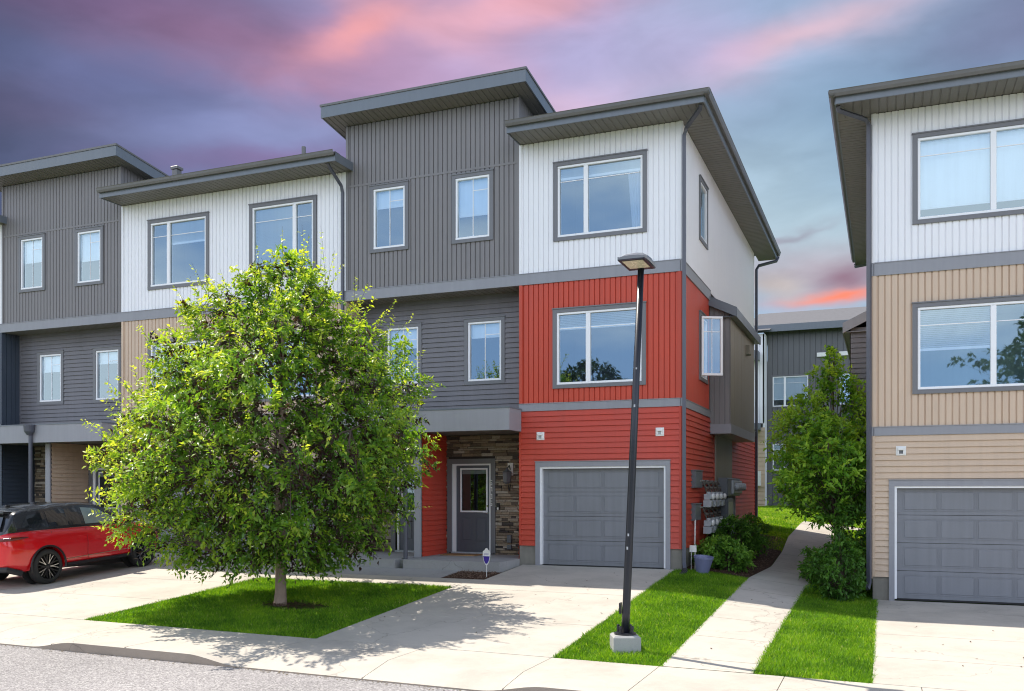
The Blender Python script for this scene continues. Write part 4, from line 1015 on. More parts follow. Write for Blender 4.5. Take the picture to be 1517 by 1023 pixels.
def main_tree():
    rg = np.random.default_rng(11); bx, by = -10.0, 13.6; bz = gz(bx, by) - .03
    t = thing('deciduous_tree', 'full round leafy tree with yellow green tips standing in the front lawn', 'tree', (bx, by, bz))
    off = (bx, by, bz)
    # crown profile: height above ground -> radius
    hs = np.array([.72, .95, 1.4, 2.0, 2.7, 3.4, 4.0, 4.6, 5.2, 5.7, 6.15, 6.55]); rs = np.array([1.3, 1.7, 2.15, 2.55, 2.74, 2.6, 2.28, 1.9, 1.45, .97, .52, .12])
    lob = rg.uniform(0, 6.28, 12)
    def Rr(h, a): return np.interp(h, hs, rs)*(1 + .10*np.sin(3*a+lob[0]+h*1.3) + .09*np.sin(5*a+lob[1]-h*2.1) + .08*np.sin(9*a+lob[2]+h*3.7))
    trunk = MB()
    tp = [(0, 0, -.05), (0, 0, .06), (.01, 0, .3), (.0, .01, .7), (.02, 0, 1.1), (-.02, .03, 2.0), (.05, 0, 3.2), (.0, .05, 4.4), (.05, 0, 5.6)]
    trunk.tube([(bx+x, by+y, bz+z) for x, y, z in tp], [.135, .115, .098, .094, .10, .085, .06, .035, .012], 12)
    trunk.build('trunk', BARK, t, smooth=True)
    lm = MB(); nodes = []
    for i in range(34):
        h0 = .95 + 3.9*(i/34)**1.15; a = i*2.4 + rg.uniform(-.3, .3); h1 = min(5.6, h0 + rg.uniform(.2, 1.5)); 
        if i < 10: h1 = rg.uniform(.8, 2.6)
        r = float(Rr(h1, a))*rg.uniform(.72, .92)
        A = (bx+.03*math.cos(a), by+.03*math.sin(a), bz+h0); B = (bx+r*math.cos(a), by+r*math.sin(a), bz+h1)
        pts = limb_tube(lm, A, B, .042-.02*i/34, .008, rg); nodes += pts[1:]
    nd_ = np.array([tuple(p) for p in nodes])
    n = 6400
    h = rg.uniform(.72, 6.5, n*4); a = rg.uniform(0, 6.283, n*4); R_ = Rr(h, a)
    keep = rg.uniform(0, 1, n*4) < (R_/2.8)**1.25; h, a, R_ = h[keep][:n], a[keep][:n], R_[keep][:n]; n = len(h)
    q = 1 - np.abs(rg.normal(0, .20, n)); q = np.where(rg.uniform(0, 1, n) < .22, rg.uniform(.25, .85, n), q); q = np.clip(q, .2, 1.03)
    # clumps: push twigs towards lumps so gaps and shaded hollows appear
    lump = np.sin(a*6+h*2.3+lob[3])*np.sin(h*4.1+a*2+lob[4]) + .6*np.sin(a*13-h*5)
    q = q*(1 + .085*lump); h = h + .10*lump
    kk = rg.uniform(0, 1, n) < np.clip(.95 + .75*lump, .30, 1); h, a, R_, q = h[kk], a[kk], R_[kk], q[kk]; n = len(h)
    C = np.stack([bx+np.cos(a)*R_*q + .30*(h/6.5)**2 - .20, by+np.sin(a)*R_*q, bz+h], 1)
    out = np.stack([np.cos(a), np.sin(a), np.interp(h, [.5, 1.5, 3, 5, 6.2], [-.55, -.1, .35, .9, 1.8])], 1)
    Dr = unit(out + rg.normal(0, .42, (n, 3))); ln = rg.uniform(.24, .50, n)
    st = C - Dr*ln[:, None]*.8
    sunny = np.clip(.5 - .28*(C[:, 0]-bx)/3 + .30*(h-2.2)/3.2, 0, 1)  # sunlight put into the leaf colour: left side and top tinted lighter
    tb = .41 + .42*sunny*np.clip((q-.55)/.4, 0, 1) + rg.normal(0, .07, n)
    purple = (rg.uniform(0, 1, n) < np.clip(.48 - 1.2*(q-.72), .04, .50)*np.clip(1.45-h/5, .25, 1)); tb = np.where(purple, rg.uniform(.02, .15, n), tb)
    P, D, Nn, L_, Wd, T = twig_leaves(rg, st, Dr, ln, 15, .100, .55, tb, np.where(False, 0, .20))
    # long young shoots that break the outline
    m = 330; a2 = rg.uniform(0, 6.283, m); h2 = rg.uniform(1.2, 5.6, m); a2[:130] = rg.uniform(2.2, 4.2, 130)*1.0; R2 = Rr(h2, a2)*.93
    A2 = np.stack([bx+np.cos(a2)*R2 + .30*(h2/6.5)**2 - .20, by+np.sin(a2)*R2, bz+h2], 1); D2 = unit(np.stack([np.cos(a2)*.75, np.sin(a2)*.75, np.interp(h2, [1, 2.5, 4], [.25, .7, 1.5])], 1) + rg.normal(0, .2, (m, 3)))
    l2 = rg.uniform(.30, .72, m)
    tops = np.array([[.95, 0, 5.75], [.45, .1, 5.95], [-.75, .1, 5.3], [.2, -.2, 5.9], [-2.35, .0, 4.2], [1.4, .2, 5.1], [.75, -.3, 5.7], [-1.3, -.2, 4.8], [1.6, 0, 4.6]])
    A2 = np.concatenate([A2, tops+np.array([[bx, by, bz]])]); D2 = np.concatenate([D2, unit(np.array([[.03*i-.1, 0, 1.] for i in range(9)]))]); l2 = np.concatenate([l2, np.array([.95, .85, .9, .8, .75, .8, .8, .7, .7])])
    r2 = twig_leaves(rg, A2, D2, l2, 18, .080, .12, np.full(len(l2), .80), .34)
    P, D, Nn, L_, Wd, T = [np.concatenate([x, y]) for x, y in zip((P, D, Nn, L_, Wd, T), r2)]
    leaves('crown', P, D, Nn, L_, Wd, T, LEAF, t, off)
    tw = MB()
    for i in list(range(0, n, 5)):
        p = Vector(st[i]); k = int(np.argmin(((nd_-st[i])**2).sum(1))); tw.tube([Vector(nd_[k]), (Vector(nd_[k])+p)/2 + Vector((0, 0, .05)), p, p+Vector(Dr[i])*ln[i]*.8], [.008, .006, .004, .002], 3, cap=False)
    for i in range(len(l2)):
        p = Vector(A2[i]); tw.tube([p-Vector(D2[i])*.3, p, p+Vector(D2[i])*l2[i]], [.005, .004, .0015], 3, cap=False)
    lm.build('limbs', TWIG, t, smooth=True); tw.build('twigs', TWIG, t)
    mb = MB(); cx_, cy_ = bx+.35, by-.02
    for k in range(1100):
        u, v = rg.normal(0, .36), rg.normal(-.08, .17); s = rg.uniform(.01, .03); an_ = rg.uniform(0, 3.1); c_, s_ = math.cos(an_)*s, math.sin(an_)*s
        z = gz(cx_+u, cy_+v) - .010 + rg.uniform(0, .04)
        mb.quad((cx_+u-c_, cy_+v-s_, z), (cx_+u+s_*.4, cy_+v-c_*.4, z+.004), (cx_+u+c_, cy_+v+s_, z+rg.uniform(0, .015)), (cx_+u-s_*.4, cy_+v+c_*.4, z))
    o = mb.build('bark_chips', MULCH, kind='stuff'); tag(o, 'brown bark chips scattered round the foot of the tree', 'bark chips')
main_tree()

def small_tree(name, label, cat, bx, by, prof, n, per, size, mat, seed, droop=.3, lean=(0, 0), trunk_r=.05, qs=.25, clampx=None, tb=(.35, .5), group=None, squash=None, ln_=(.2, .42), tr_h=None):
    rg = np.random.default_rng(seed); bz = gz(bx, by) - .03
    t = thing(name, label, cat, (bx, by, bz), group); off = (bx, by, bz)
    hs = np.array([p[0] for p in prof]); rs = np.array([p[1] for p in prof]); lob = rg.uniform(0, 6.28, 6)
    Rr = lambda h, a: np.interp(h, hs, rs)*(1 + .22*np.sin(2*a+lob[0]+h*2.3) + .17*np.sin(5*a+lob[1]-h*3.1) + .13*np.sin(8*a+lob[2]+h*5.1))
    h = rg.uniform(hs[0], hs[-1], n*5); a = rg.uniform(0, 6.283, n*5); R_ = Rr(h, a)
    k = rg.uniform(0, 1, n*5) < (R_/rs.max())**1.3; h, a, R_ = h[k][:n], a[k][:n], R_[k][:n]; n = len(h)
    q = np.clip(1 - np.abs(rg.normal(0, qs, n)), .15, 1.05); lump = np.sin(a*4+h*3+lob[3])*np.sin(h*5+a*2+lob[4]); q = q*(1+.16*lump)
    kk = rg.uniform(0, 1, n) < np.clip(.9+.8*lump, .22, 1); h, a, R_, q = h[kk], a[kk], R_[kk], q[kk]; n = len(h)
    sq = squash or (1, 1); lx, ly = lean[0]*h/hs[-1], lean[1]*h/hs[-1]
    C = np.stack([bx+lx+np.cos(a)*R_*q*sq[0], by+ly+np.sin(a)*R_*q*sq[1], bz+h], 1)
    if clampx is not None:
        kk = (C[:, 0] > clampx[0]) & (C[:, 0] < clampx[1]); C, a, h, q = C[kk], a[kk], h[kk], q[kk]; n = len(a)
    Dr = unit(np.stack([np.cos(a), np.sin(a), np.interp(h/hs[-1], [0, .4, .8, 1], [-.3, .2, .8, 1.6])], 1) + rg.normal(0, .45, (n, 3)))
    ln = rg.uniform(*ln_, n); st = C-Dr*ln[:, None]*.8
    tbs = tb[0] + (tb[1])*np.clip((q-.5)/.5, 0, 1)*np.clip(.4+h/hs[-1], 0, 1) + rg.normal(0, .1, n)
    P, D, Nn, L_, Wd, T = twig_leaves(rg, st, Dr, ln, per, size, droop, tbs, .2)
    if clampx is not None:
        kk = (P[:, 0] > clampx[0]-.02) & (P[:, 0] < clampx[1]-.03); P, D, Nn, L_, Wd, T = P[kk], D[kk], Nn[kk], L_[kk], Wd[kk], T[kk]
    leaves('crown', P, D, Nn, L_, Wd, T, mat, t, off)
    lm = MB(); H_ = hs[-1]
    if trunk_r:
        tr = MB(); tr.tube([(bx+lean[0]*f*f, by+lean[1]*f*f, bz+f*H_*.92) for f in (0, .1, .3, .55, .8, 1)], [trunk_r*x for x in (1.2, 1, .85, .6, .35, .12)], 9); tr.build('trunk', BARK, t, smooth=True)
    for i in range(0, n, 7 if n < 4000 else 14):
        f = max(.06, min(.9, (h[i]/H_)*.7)); A = (bx+lean[0]*f*f, by+lean[1]*f*f, bz+f*H_*.92) if trunk_r else (bx+rg.normal(0, .08), by+rg.normal(0, .08), bz)
        lm.tube([A, (Vector(A)+Vector(st[i]))/2+Vector((0, 0, .06)), Vector(st[i]), Vector(st[i])+Vector(Dr[i])*ln[i]*.7], [.011, .008, .005, .002], 3, cap=False)
    lm.build('branches', TWIG, t)
    return t
small_tree('young_tree', 'slender light green tree beside the path in front of the brown side bump-out', 'tree', -1.0, 22.0,
    [(1.5, .4), (1.9, .95), (2.4, 1.35), (3.0, 1.35), (3.5, 1.1), (4.0, .75), (4.5, .5), (4.9, .3), (5.2, .05)], 1250, 13, .115, LEAF2, 5, lean=(-.10, -.3), clampx=(-2.9, -.20), qs=.3, tb=(.42, .5))
small_tree('young_tree', 'darker bushy young tree spreading over the path from the tan house wall', 'tree', -.85, 19.9,
    [(1.4, .5), (1.8, .85), (2.2, 1.2), (2.7, 1.1), (3.2, .75), (3.5, .45), (3.8, .1)], 760, 13, .12, LEAF2, 6, lean=(-.3, .3), clampx=(-2.4, -.33), qs=.3, tb=(.25, .5))
small_tree('shrub', 'dark green shrub at the foot of the tan house by the downspout', 'shrub', -.78, 18.35,
    [(.05, .3), (.3, .5), (.6, .55), (.9, .42), (1.15, .2), (1.3, .03)], 420, 12, .085, LEAF3, 7, clampx=(-1.5, -.3), trunk_r=0, tb=(.08, .35), ln_=(.12, .26))
small_tree('shrub', 'low green shrub spreading over the edge of the path below the young trees', 'shrub', -1.0, 20.3,
    [(.05, .4), (.3, .7), (.55, .75), (.75, .45), (.9, .05)], 460, 12, .09, LEAF3, 17, clampx=(-1.62, -.3), trunk_r=0, tb=(.2, .45), ln_=(.14, .3))
small_tree('shrub', 'rounded bright green shrub beside the pot and the utility meters', 'shrub', -3.25, 20.0,
    [(.03, .4), (.2, .58), (.42, .60), (.6, .45), (.74, .2), (.8, .03)], 620, 12, .085, LEAF3, 8, clampx=(-3.87, -2.4), trunk_r=0, tb=(.35, .45), ln_=(.12, .24))
small_tree('shrub', 'taller loose shrub by the red side wall, behind the rounded one', 'shrub', -3.3, 22.0,
    [(.03, .4), (.25, .65), (.5, .62), (.8, .42), (.98, .2), (1.05, .03)], 560, 12, .085, LEAF3, 9, clampx=(-3.87, -2.45), trunk_r=0, tb=(.25, .4), ln_=(.12, .26))
small_tree('shrub', 'small shrub farthest along the red side wall near its rear corner', 'shrub', -3.35, 25.6,
    [(.03, .35), (.25, .55), (.5, .5), (.75, .2), (.8, .03)], 260, 12, .085, LEAF3, 19, clampx=(-3.87, -2.6), trunk_r=0, tb=(.25, .4), ln_=(.12, .26))
small_tree('shrub', 'tiny green plant beside the left porch step', 'plant', -11.75, 17.3,
    [(.02, .15), (.12, .28), (.25, .22), (.34, .03)], 120, 10, .06, LEAF3, 18, trunk_r=0, tb=(.4, .4), ln_=(.08, .16))
small_tree('shrub', 'narrow upright shrub against the corner of the tan house below the young trees', 'shrub', -.62, 19.4,
    [(.05, .25), (.6, .36), (1.2, .38), (1.8, .2), (2.0, .03)], 300, 12, .095, LEAF3, 27, clampx=(-1.0, -.28), trunk_r=0, tb=(.12, .4), ln_=(.14, .3))
# trees across the street: they are what the windows mirror
for i, (x, y, s, sd) in enumerate(((-20, -26, 1.28, 21), (-13.0, -30, 1.22, 22), (10.6, -20, 1.45, 23), (20, -24, 1.6, 24), (-31, -28, 1.2, 25))):
    pr = [(1.6, 1.2), (3, 3.2), (5, 3.9), (6.8, 3.2), (8.4, 1.8), (9.3, .2)]
    small_tree('street_tree', ['broad tree across the street, second from the left', 'round tree across the street, in the middle of five', 'tall tree across the street, facing the tan house', 'tallest tree across the street, at the right end', 'broad tree across the street, at the left end'][i], 'tree', x, y,
        [(a*s, b*s) for a, b in pr], 1500, 10, .44, LEAF4, sd, trunk_r=.2, ln_=(.5, 1.1), tb=(.1, .8), group='trees across the street')

def grass(name, label, rects, dens, hgt, wid, seed, zoff=-.03, excl=None, tint=(.3, .4)):
    rg = np.random.default_rng(seed); X, Y = [], []
    for (x0, x1, y0, y1) in rects:
        n = int((x1-x0)*(y1-y0)*dens); X.append(rg.uniform(x0, x1, n)); Y.append(rg.uniform(y0, y1, n))
    X, Y = np.concatenate(X), np.concatenate(Y)
    if excl is not None: k = ~excl(X, Y); X, Y = X[k], Y[k]
    n = len(X); Z = npz(X, Y) + zoff
    pat = .5 + .5*np.sin(X*2.3+1.3*np.sin(Y*1.9))*np.sin(Y*2.7+X*.8)
    H = hgt*rg.uniform(.55, 1.2, n)*(.85+.3*pat); A = rg.uniform(0, 3.1416, n); w = wid*rg.uniform(.6, 1.3, n)
    lx, ly = rg.normal(0, .45, n)*H, rg.normal(0, .45, n)*H
    V = np.empty((n, 5, 3)); ca, sa = np.cos(A)*w/2, np.sin(A)*w/2
    V[:, 0] = np.stack([X-ca, Y-sa, Z], 1); V[:, 1] = np.stack([X+ca, Y+sa, Z], 1)
    V[:, 2] = np.stack([X+ca*.8+lx*.4, Y+sa*.8+ly*.4, Z+H*.6], 1); V[:, 3] = np.stack([X-ca*.8+lx*.4, Y-sa*.8+ly*.4, Z+H*.6], 1)
    V[:, 4] = np.stack([X+lx, Y+ly, Z+H], 1)
    T = np.clip(tint[0]-.08+(tint[1]+.12)*rg.uniform(0, 1, n) + .22*(pat-.5) + .10*np.sin(X*7+3*np.sin(Y*5))*np.sin(Y*9) + (rg.uniform(0, 1, n) > .965)*.4, 0, 1)
    b = np.arange(n)[:, None]*5
    Fc = np.concatenate([b+np.array([[0, 1, 2]]), b+np.array([[0, 2, 3]]), b+np.array([[3, 2, 4]])])
    o = fast_mesh(name, V.reshape(-1, 3), Fc, 3, BLADE, None, np.repeat(T, 5)); o['kind'] = 'stuff'; tag(o, label, 'grass'); return o
ex1 = lambda x, y: ((x+9.60)/.72)**2 + ((y-13.50)/.34)**2 < 1
grass('lawn_grass', 'mown lawn around the foot of the round tree', [(-12.31, -7.74, 11.37, 16.02)], 4300, .066, .009, 31, excl=ex1)
px_l = np.vectorize(lambda y: pline(PL, y)); px_r = np.vectorize(lambda y: pline(PR, y))
def exm(x, y): return x > np.interp(y, [p[1] for p in PL], [p[0] for p in PL])+.02
grass('lawn_grass', 'strip of lawn between the driveway and the side path, under the lamp post', [(-4.06, -2.3, 11.37, 19.3)], 4700, .066, .0085, 32, excl=exm)
def exr(x, y): return x < np.interp(y, [p[1] for p in PR], [p[0] for p in PR])-.02
grass('lawn_grass', 'strip of lawn between the side path and the driveway of the tan house', [(-1.5, -.11, 11.37, 19.1), (-1.5, -.22, 19.1, 22)], 4700, .066, .0085, 33, excl=exr)
def exb(x, y): return ((x > np.interp(y, [p[1] for p in PL], [p[0] for p in PL])-.02) & (x < np.interp(y, [p[1] for p in PR], [p[0] for p in PR])+.02) & (y < 32.7)) | ((x > -3.95) & (x < -2.2) & (y < 24.5)) | ((x < -3.9) & (y < 31)) | ((x > -.25) & (y < 31)) | ((x > -2.65) & (y > 32.55) & (y < 34.05))
grass('lawn_grass', 'sunlit back lawn behind the gap between the houses', [(-8.5, 3, 24, 46)], 900, .07, .02, 34, excl=exb, tint=(.45, .4))
grass('lawn_grass', 'narrow lawn left of the left driveway', [(-23.5, -19.35, 11.41, 17.9)], 1800, .06, .011, 35)
# ground cover in the planting bed next to the path
rg = np.random.default_rng(77); mb = MB()
for k in range(1500):
    y = rg.uniform(19.4, 27.3); x = rg.uniform(-3.85, pline(PL, y)-.05); s = rg.uniform(.012, .04); a = rg.uniform(0, 3.14); z = gz(x, y)+.012+rg.uniform(0, .025); c_, s_ = math.cos(a)*s, math.sin(a)*s
    mb.quad((x-c_, y-s_, z), (x+s_*.45, y-c_*.45, z+.004), (x+c_, y+s_, z+rg.uniform(0, .02)), (x-s_*.45, y+c_*.45, z))
for k in range(420):
    y = rg.uniform(16.98, 17.95); x = rg.uniform(-8.47, -7.53); s = rg.uniform(.012, .035); a = rg.uniform(0, 3.14); z = gz(x, y)-.004+rg.uniform(0, .025); c_, s_ = math.cos(a)*s, math.sin(a)*s
    mb.quad((x-c_, y-s_, z), (x+s_*.45, y-c_*.45, z+.004), (x+c_, y+s_, z+rg.uniform(0, .02)), (x-s_*.45, y+c_*.45, z))
o = mb.build('bark_chips', paint('pale bark chip', (.20, .125, .085), .9, .5, scale=30), kind='stuff'); tag(o, 'loose bark chips on the two planting beds', 'bark chips')
mb = MB()
for k in range(900):
    x = rg.uniform(-18, 3); y = 9.69 - abs(rg.normal(0, .06)); s = rg.uniform(.004, .014); a = rg.uniform(0, 3.14); z = rz(x)+.006+.002*abs(y-9.7); c_, s_ = math.cos(a)*s, math.sin(a)*s
    mb.quad((x-c_, y-s_, z), (x+s_, y-c_, z+.003), (x+c_, y+s_, z+.006), (x-s_, y+c_, z))
o = mb.build('gutter_grit', paint('grit', (.14, .11, .07), .9, .5, scale=40), kind='stuff'); tag(o, 'grit and crumbs of soil gathered along the kerb', 'grit')
# fallen leaves and debris on the concrete
mb = MB()
for k in range(46):
    x, y = rg.uniform(-7.6, -4.2), rg.uniform(12, 18.6)
    if k % 3 == 0: x, y = rg.uniform(-.1, 2.3), rg.uniform(11.5, 16)
    if k % 7 == 0: x, y = rg.uniform(-2.5, -1.6), rg.uniform(12, 19)
    s = rg.uniform(.012, .028); a = rg.uniform(0, 3.14); z = gz(x, y)+.006; c_, s_ = math.cos(a)*s, math.sin(a)*s
    mb.quad((x-c_, y-s_, z), (x+s_*.5, y-c_*.5, z+.004), (x+c_, y+s_, z+.01), (x-s_*.5, y+c_*.5, z))
o = mb.build('fallen_leaves', MULCH, kind='stuff'); tag(o, 'few dry leaves lying on the concrete', 'leaves')

# ------------------------------------------------------------------ lamp post
lx, ly = -3.26, 12.12; lz = gz(lx, ly)
lp = thing('street_lamp', 'leaning dark lamp post with a shoebox head on a concrete block', 'street lamp', (lx, ly, lz))
zb = .21
an = R(24); BF = Fr((lx, ly, lz), (math.cos(an), math.sin(an), 0), (-math.sin(an), math.cos(an), 0), (0,0,1))
mb = MB(); mb.box(BF, -.185, .185, -.185, .185, -.2, zb, .025); mb.build('concrete_base', CONCB, lp)
tx, ty, tz = LAMPTOP
B0 = Vector((lx, ly, lz+zb)); T0 = Vector((tx, ty, tz)); ax = (T0-B0).normalized()
mb = MB(); mb.lathe(B0, [(.15, 0), (.15, .022), (.085, .026)], 20, axis=(0,0,1)); mb.build('base_plate', BLACKM, lp)
for k in range(4):
    a = math.pi/4 + k*math.pi/2 + an; p = B0 + Vector((math.cos(a)*.118, math.sin(a)*.118, .02))
    MB().lathe(p, [(.020, 0), (.020, .055), (.024, .06), (.022, .10), (.008, .105)], 6).build('anchor_bolt', BLACKM, lp)
H_ = (T0-B0).length
mb = MB(); mb.lathe(B0, [(.058, 0), (.055, .3), (.051, H_*.5), (.042, H_)], 18, axis=ax); mb.build('pole', BLACKM, lp, smooth=True)
mb = MB(); mb.b(lx-.075, lx-.05, ly-.05, ly+.03, lz+zb+.28, lz+zb+.43, .006); mb.build('hand_hole_cover', BLACKM, lp)
sc = MB()
for hh, s in ((1.36, .018), (1.18, .02), (3.1, .018), (3.6, .012)):
    p = B0 + ax*hh; r = .053-.011*hh/H_+.001; sc.b(p.x-.01+.01*math.sin(hh*9), p.x+.004+.01*math.sin(hh*9)+s*.4, p.y-r-.002, p.y-r+.004, p.z-s, p.z+s)
sc.build('paint_scratch', METER, lp, label='bare scratches on the dark paint')
# head: rounded shell, long axis towards the street
hx, hy, hz = tx+.0, ty+.07, tz
mb = MB(); HW, HL = .185, .60
def hsec(k, y, hw, top, bot):
    return [(-hw, bot), (-hw, bot+.035), (-hw*.86, bot+top*.62), (-hw*.5, bot+top*.92), (0, bot+top), (hw*.5, bot+top*.92), (hw*.86, bot+top*.62), (hw, bot+.035), (hw, bot)]
stn = [(0, .02, .16, .06), (1, .0, .183, .115), (2, -.15, .188, .150), (3, -.35, .188, .135), (4, -.52, .184, .085), (5, -.60, .178, .045)]
rows = []
for k, y, hw, top in stn:
    rows.append([Vector((hx+px, hy+y, hz+pz_)) for px, pz_ in hsec(k, y, hw, top, 0)])
for r0, r1 in zip(rows, rows[1:]):
    for i in range(8): mb.quad(r0[i], r0[i+1], r1[i+1], r1[i])
mb.poly(rows[0][::-1]); mb.poly(rows[-1]); mb.build('lamp_head', paint('satin grey lamp shell', (.17, .175, .19), .3, .08), lp, smooth=False)
mb = MB(); mb.b(hx-.178, hx+.178, hy-.595, hy-.0, hz-.012, hz+.002, .0); mb.build('lamp_rim', BLACKM, lp)
mb = MB(); mb.b(hx-.135, hx+.135, hy-.53, hy-.12, hz-.016, hz-.011); mb.build('lens', LAMPG, lp)

# ------------------------------------------------------------------ utilities on the side wall
FEo = EAST(-3.92)
for (u0, u1, v0, v1, lb) in ((20.07, 20.95, 1.72, 2.10, 'flat grey utility box on the red side wall, above the other'), (20.07, 20.75, 1.0, 1.36, 'flat grey utility box on the red side wall, below the other')):
    t = thing('utility_box', lb, 'utility box', (-3.9, (u0+u1)/2, v0)); mb = MB(); mb.box(FEo, u0, u1, v0, v1, 0, .10, .012); mb.build('cabinet', METERD, t); MB().box(FEo, u0-.01, u1+.01, v1-.004, v1+.018, 0, .12).build('lid', METERD, t)
for r, zc in enumerate((1.42, .82)):
    t = thing('gas_meter_bank', ['upper row of light grey gas meters hung on brown pipes', 'lower row of light grey gas meters hung on brown pipes'][r], 'gas meters', (-3.8, 21.6, zc))
    mb = MB(); mb.tube([FEo.p(20.65, zc+.46, .09), FEo.p(23.0, zc+.46, .09)], .022, 8); mb.build('manifold', PIPE, t)
    for k in range(4):
        mb = MB()
        u = 20.95+k*.56
        mb.tube([FEo.p(u, zc+.46, .09), FEo.p(u, zc+.36, .14), FEo.p(u, zc+.18, .20)], .02, 6)
        mb.tube([FEo.p(u+.24, zc+.18, .20), FEo.p(u+.24, zc+.30, .18), FEo.p(u+.24, zc+.36, .06)], .018, 6)
        mb.tube([FEo.p(u, zc+.30, .16), FEo.p(u+.02, zc+.30, .23)], .035, 10)
        mb.tube([FEo.p(u+.12, zc+.40, .10), FEo.p(u+.12, zc+.44, .17)], .05, 12)
        mb.build('connecting_pipe', RUST, t)
    for k in range(4):
        u = 20.95+k*.56+.12; m_ = MB(); m_.box(FEo, u-.15, u+.15, zc-.14, zc+.02, .12, .30, .03); m_.box(FEo, u-.14, u+.14, zc+.03, zc+.16, .13, .29, .03)
        o = m_.build('gas_meter', METER, t); d_ = MB(); d_.lathe(FEo.p(u, zc+.10, .29), [(.075, 0), (.075, .03), (.05, .055), (0, .06)], 14, axis=(1,0,0)); d_.build('dial', WPL, o, smooth=True)
        MB().lathe(FEo.p(u-.11, zc+.16, .21), [(.035, 0), (.035, .05)], 8).lathe(FEo.p(u+.11, zc+.16, .21), [(.035, 0), (.035, .05)], 8).build('union_nut', METER, o)
t = thing('electric_meter_bank', 'grey box with a row of round glass electric meters under the bump-out', 'electric meters', (-3.7, 24.4, 1.7))
mb = MB(); mb.box(FEo, 23.3, 25.4, 1.52, 1.98, .06, .30, .02); mb.build('cabinet', METERD, t)
mb = MB(); mb.box(FEo, 23.9, 25.4, 1.58, 1.92, .30, .36, .02); mb.build('face_plate', METER, t)
for k in range(4):
    mb = MB(); mb.lathe(FEo.p(24.12+k*.36, 1.76, .36), [(.10, 0), (.10, .05), (.085, .12), (.0, .135)], 16, axis=(1,0,0)); o = mb.build('meter_dome', METER, t, smooth=True)
mb = MB()
for k in range(5): mb.tube([FEo.p(24.15+k*.28, 1.52, .17), FEo.p(24.15+k*.28, .5, .17)], .028, 8)
mb.build('conduit', METER, t)
t = thing('electric_cabinet', 'tall grey disconnect cabinet below the round electric meters', 'cabinet', (-3.7, 23.3, .7))
mb = MB(); mb.box(FEo, 23.05, 23.9, .72, 1.46, .06, .34, .015); mb.build('cabinet', METERD, t)
mb = MB(); mb.box(FEo, 23.15, 23.8, .80, 1.38, .34, .35); mb.build('door', paint('pale cabinet door', (.40, .42, .33), .4, .1), t)
# corrugated drain and white hose
mb = MB(); pts = [(-3.82, 18.92, -.0), (-3.80, 18.80, -.03), (-3.84, 18.6, -.08), (-3.95, 18.3, -.13), (-4.0, 17.9, -.17)]
P_ = []; R__ = []
for (a, b) in zip(pts, pts[1:]):
    for i in range(7):
        f = i/7; P_.append(Vector(a).lerp(Vector(b), f)); R__.append(.050 if i % 2 else .062)
mb.tube(P_, R__, 10); tag(mb.build('drain_pipe', BPL), 'black corrugated drain pipe below the dark corner downspout', 'pipe')
t = thing('planter_pot', 'empty blue grey plastic pot standing tilted by the corner downspout', 'pot', (-3.50, 19.15, gz(-3.5, 19.15)-.02))
g0 = Vector((-3.50, 19.15, gz(-3.5, 19.15)-.02)); ax_ = Vector((.10, -.08, 1)).normalized()
MB().lathe(g0, [(.01, .0), (.125, .0), (.195, .32), (.205, .32), (.205, .36), (.185, .36), (.17, .3), (.115, .02), (.01, .02)], 24, axis=ax_, cap=False).build('pot', POT, t, smooth=False)
mb = MB(); mb.lathe(g0+ax_*.24, [(.0, 0), (.155, 0)], 20, axis=ax_, cap=False); mb.build('potting_soil', MULCH, t)
t = thing('garden_stake', 'small white box on two thin stakes at the foundation corner', 'garden stake', (-3.72, 19.35, .0))
MB().b(-3.80, -3.66, 19.33, 19.36, .36, .50, .005).build('box', WPL, t); MB().tube([(-3.77, 19.35, -.03), (-3.77, 19.35, .36)], .008, 6).tube([(-3.69, 19.35, -.03), (-3.69, 19.35, .36)], .008, 6).build('stake', WPL, t)
mb = MB(); mb.tube([(-3.83, 20.1, 1.02), (-3.84, 20.1, .5), (-3.8, 20.05, .1)], .018, 6); tag(mb.build('ground_wire', WPL), 'thin white conduit running down from the lower utility box', 'conduit')

# ------------------------------------------------------------------ entry: lantern, number, doorbell, mat, sign
FDn = FRONT(20.2)
t = thing('wall_lantern', 'grey carriage lantern on the stone wall right of the front door', 'wall lantern', (-8.22, 20.12, 1.9))
MB().box(FDn, -8.30, -8.16, 2.02, 2.32, .03, .05, .004).build('backplate', WPL, t)
mb = MB(); mb.tube([FDn.p(-8.23, 2.16, .05), FDn.p(-8.23, 2.26, .12), FDn.p(-8.23, 2.20, .20)], .012, 8); mb.tube([FDn.p(-8.23, 1.80, .04), FDn.p(-8.23, 1.66, .10), FDn.p(-8.23, 1.70, .17), FDn.p(-8.23, 1.80, .18)], .014, 8); mb.build('arm', BPL, t)
mb = MB(); mb.lathe(FDn.p(-8.25, 1.82, .20), [(.05, 0), (.085, .03), (.095, .05), (.115, .26), (.125, .27), (.04, .34), (.015, .38), (.0, .40)], 6); mb.build('lantern', METERD, t)
t2 = None
num = MB()
SEG = {'0': 'abcdef', '1': 'bc', '5': 'afgcd', '7': 'abc'}
for k, ch in enumerate('5705'):
    v0_, h_, w_ = 1.79-k*.165, .12, .07; u0_ = -8.77; s_ = .015
    sg = dict(a=(0, w_, h_-s_, h_), b=(w_-s_, w_, h_/2, h_-s_), c=(w_-s_, w_, s_, h_/2), d=(0, w_, 0, s_), e=(0, s_, s_, h_/2), f=(0, s_, h_/2, h_-s_), g=(s_, w_-s_, h_/2-s_/2, h_/2+s_/2))
    for c_ in SEG[ch]:
        a, b, p, q = sg[c_]; num.box(FDn, u0_+a, u0_+b, v0_+p, v0_+q, .043, .05)
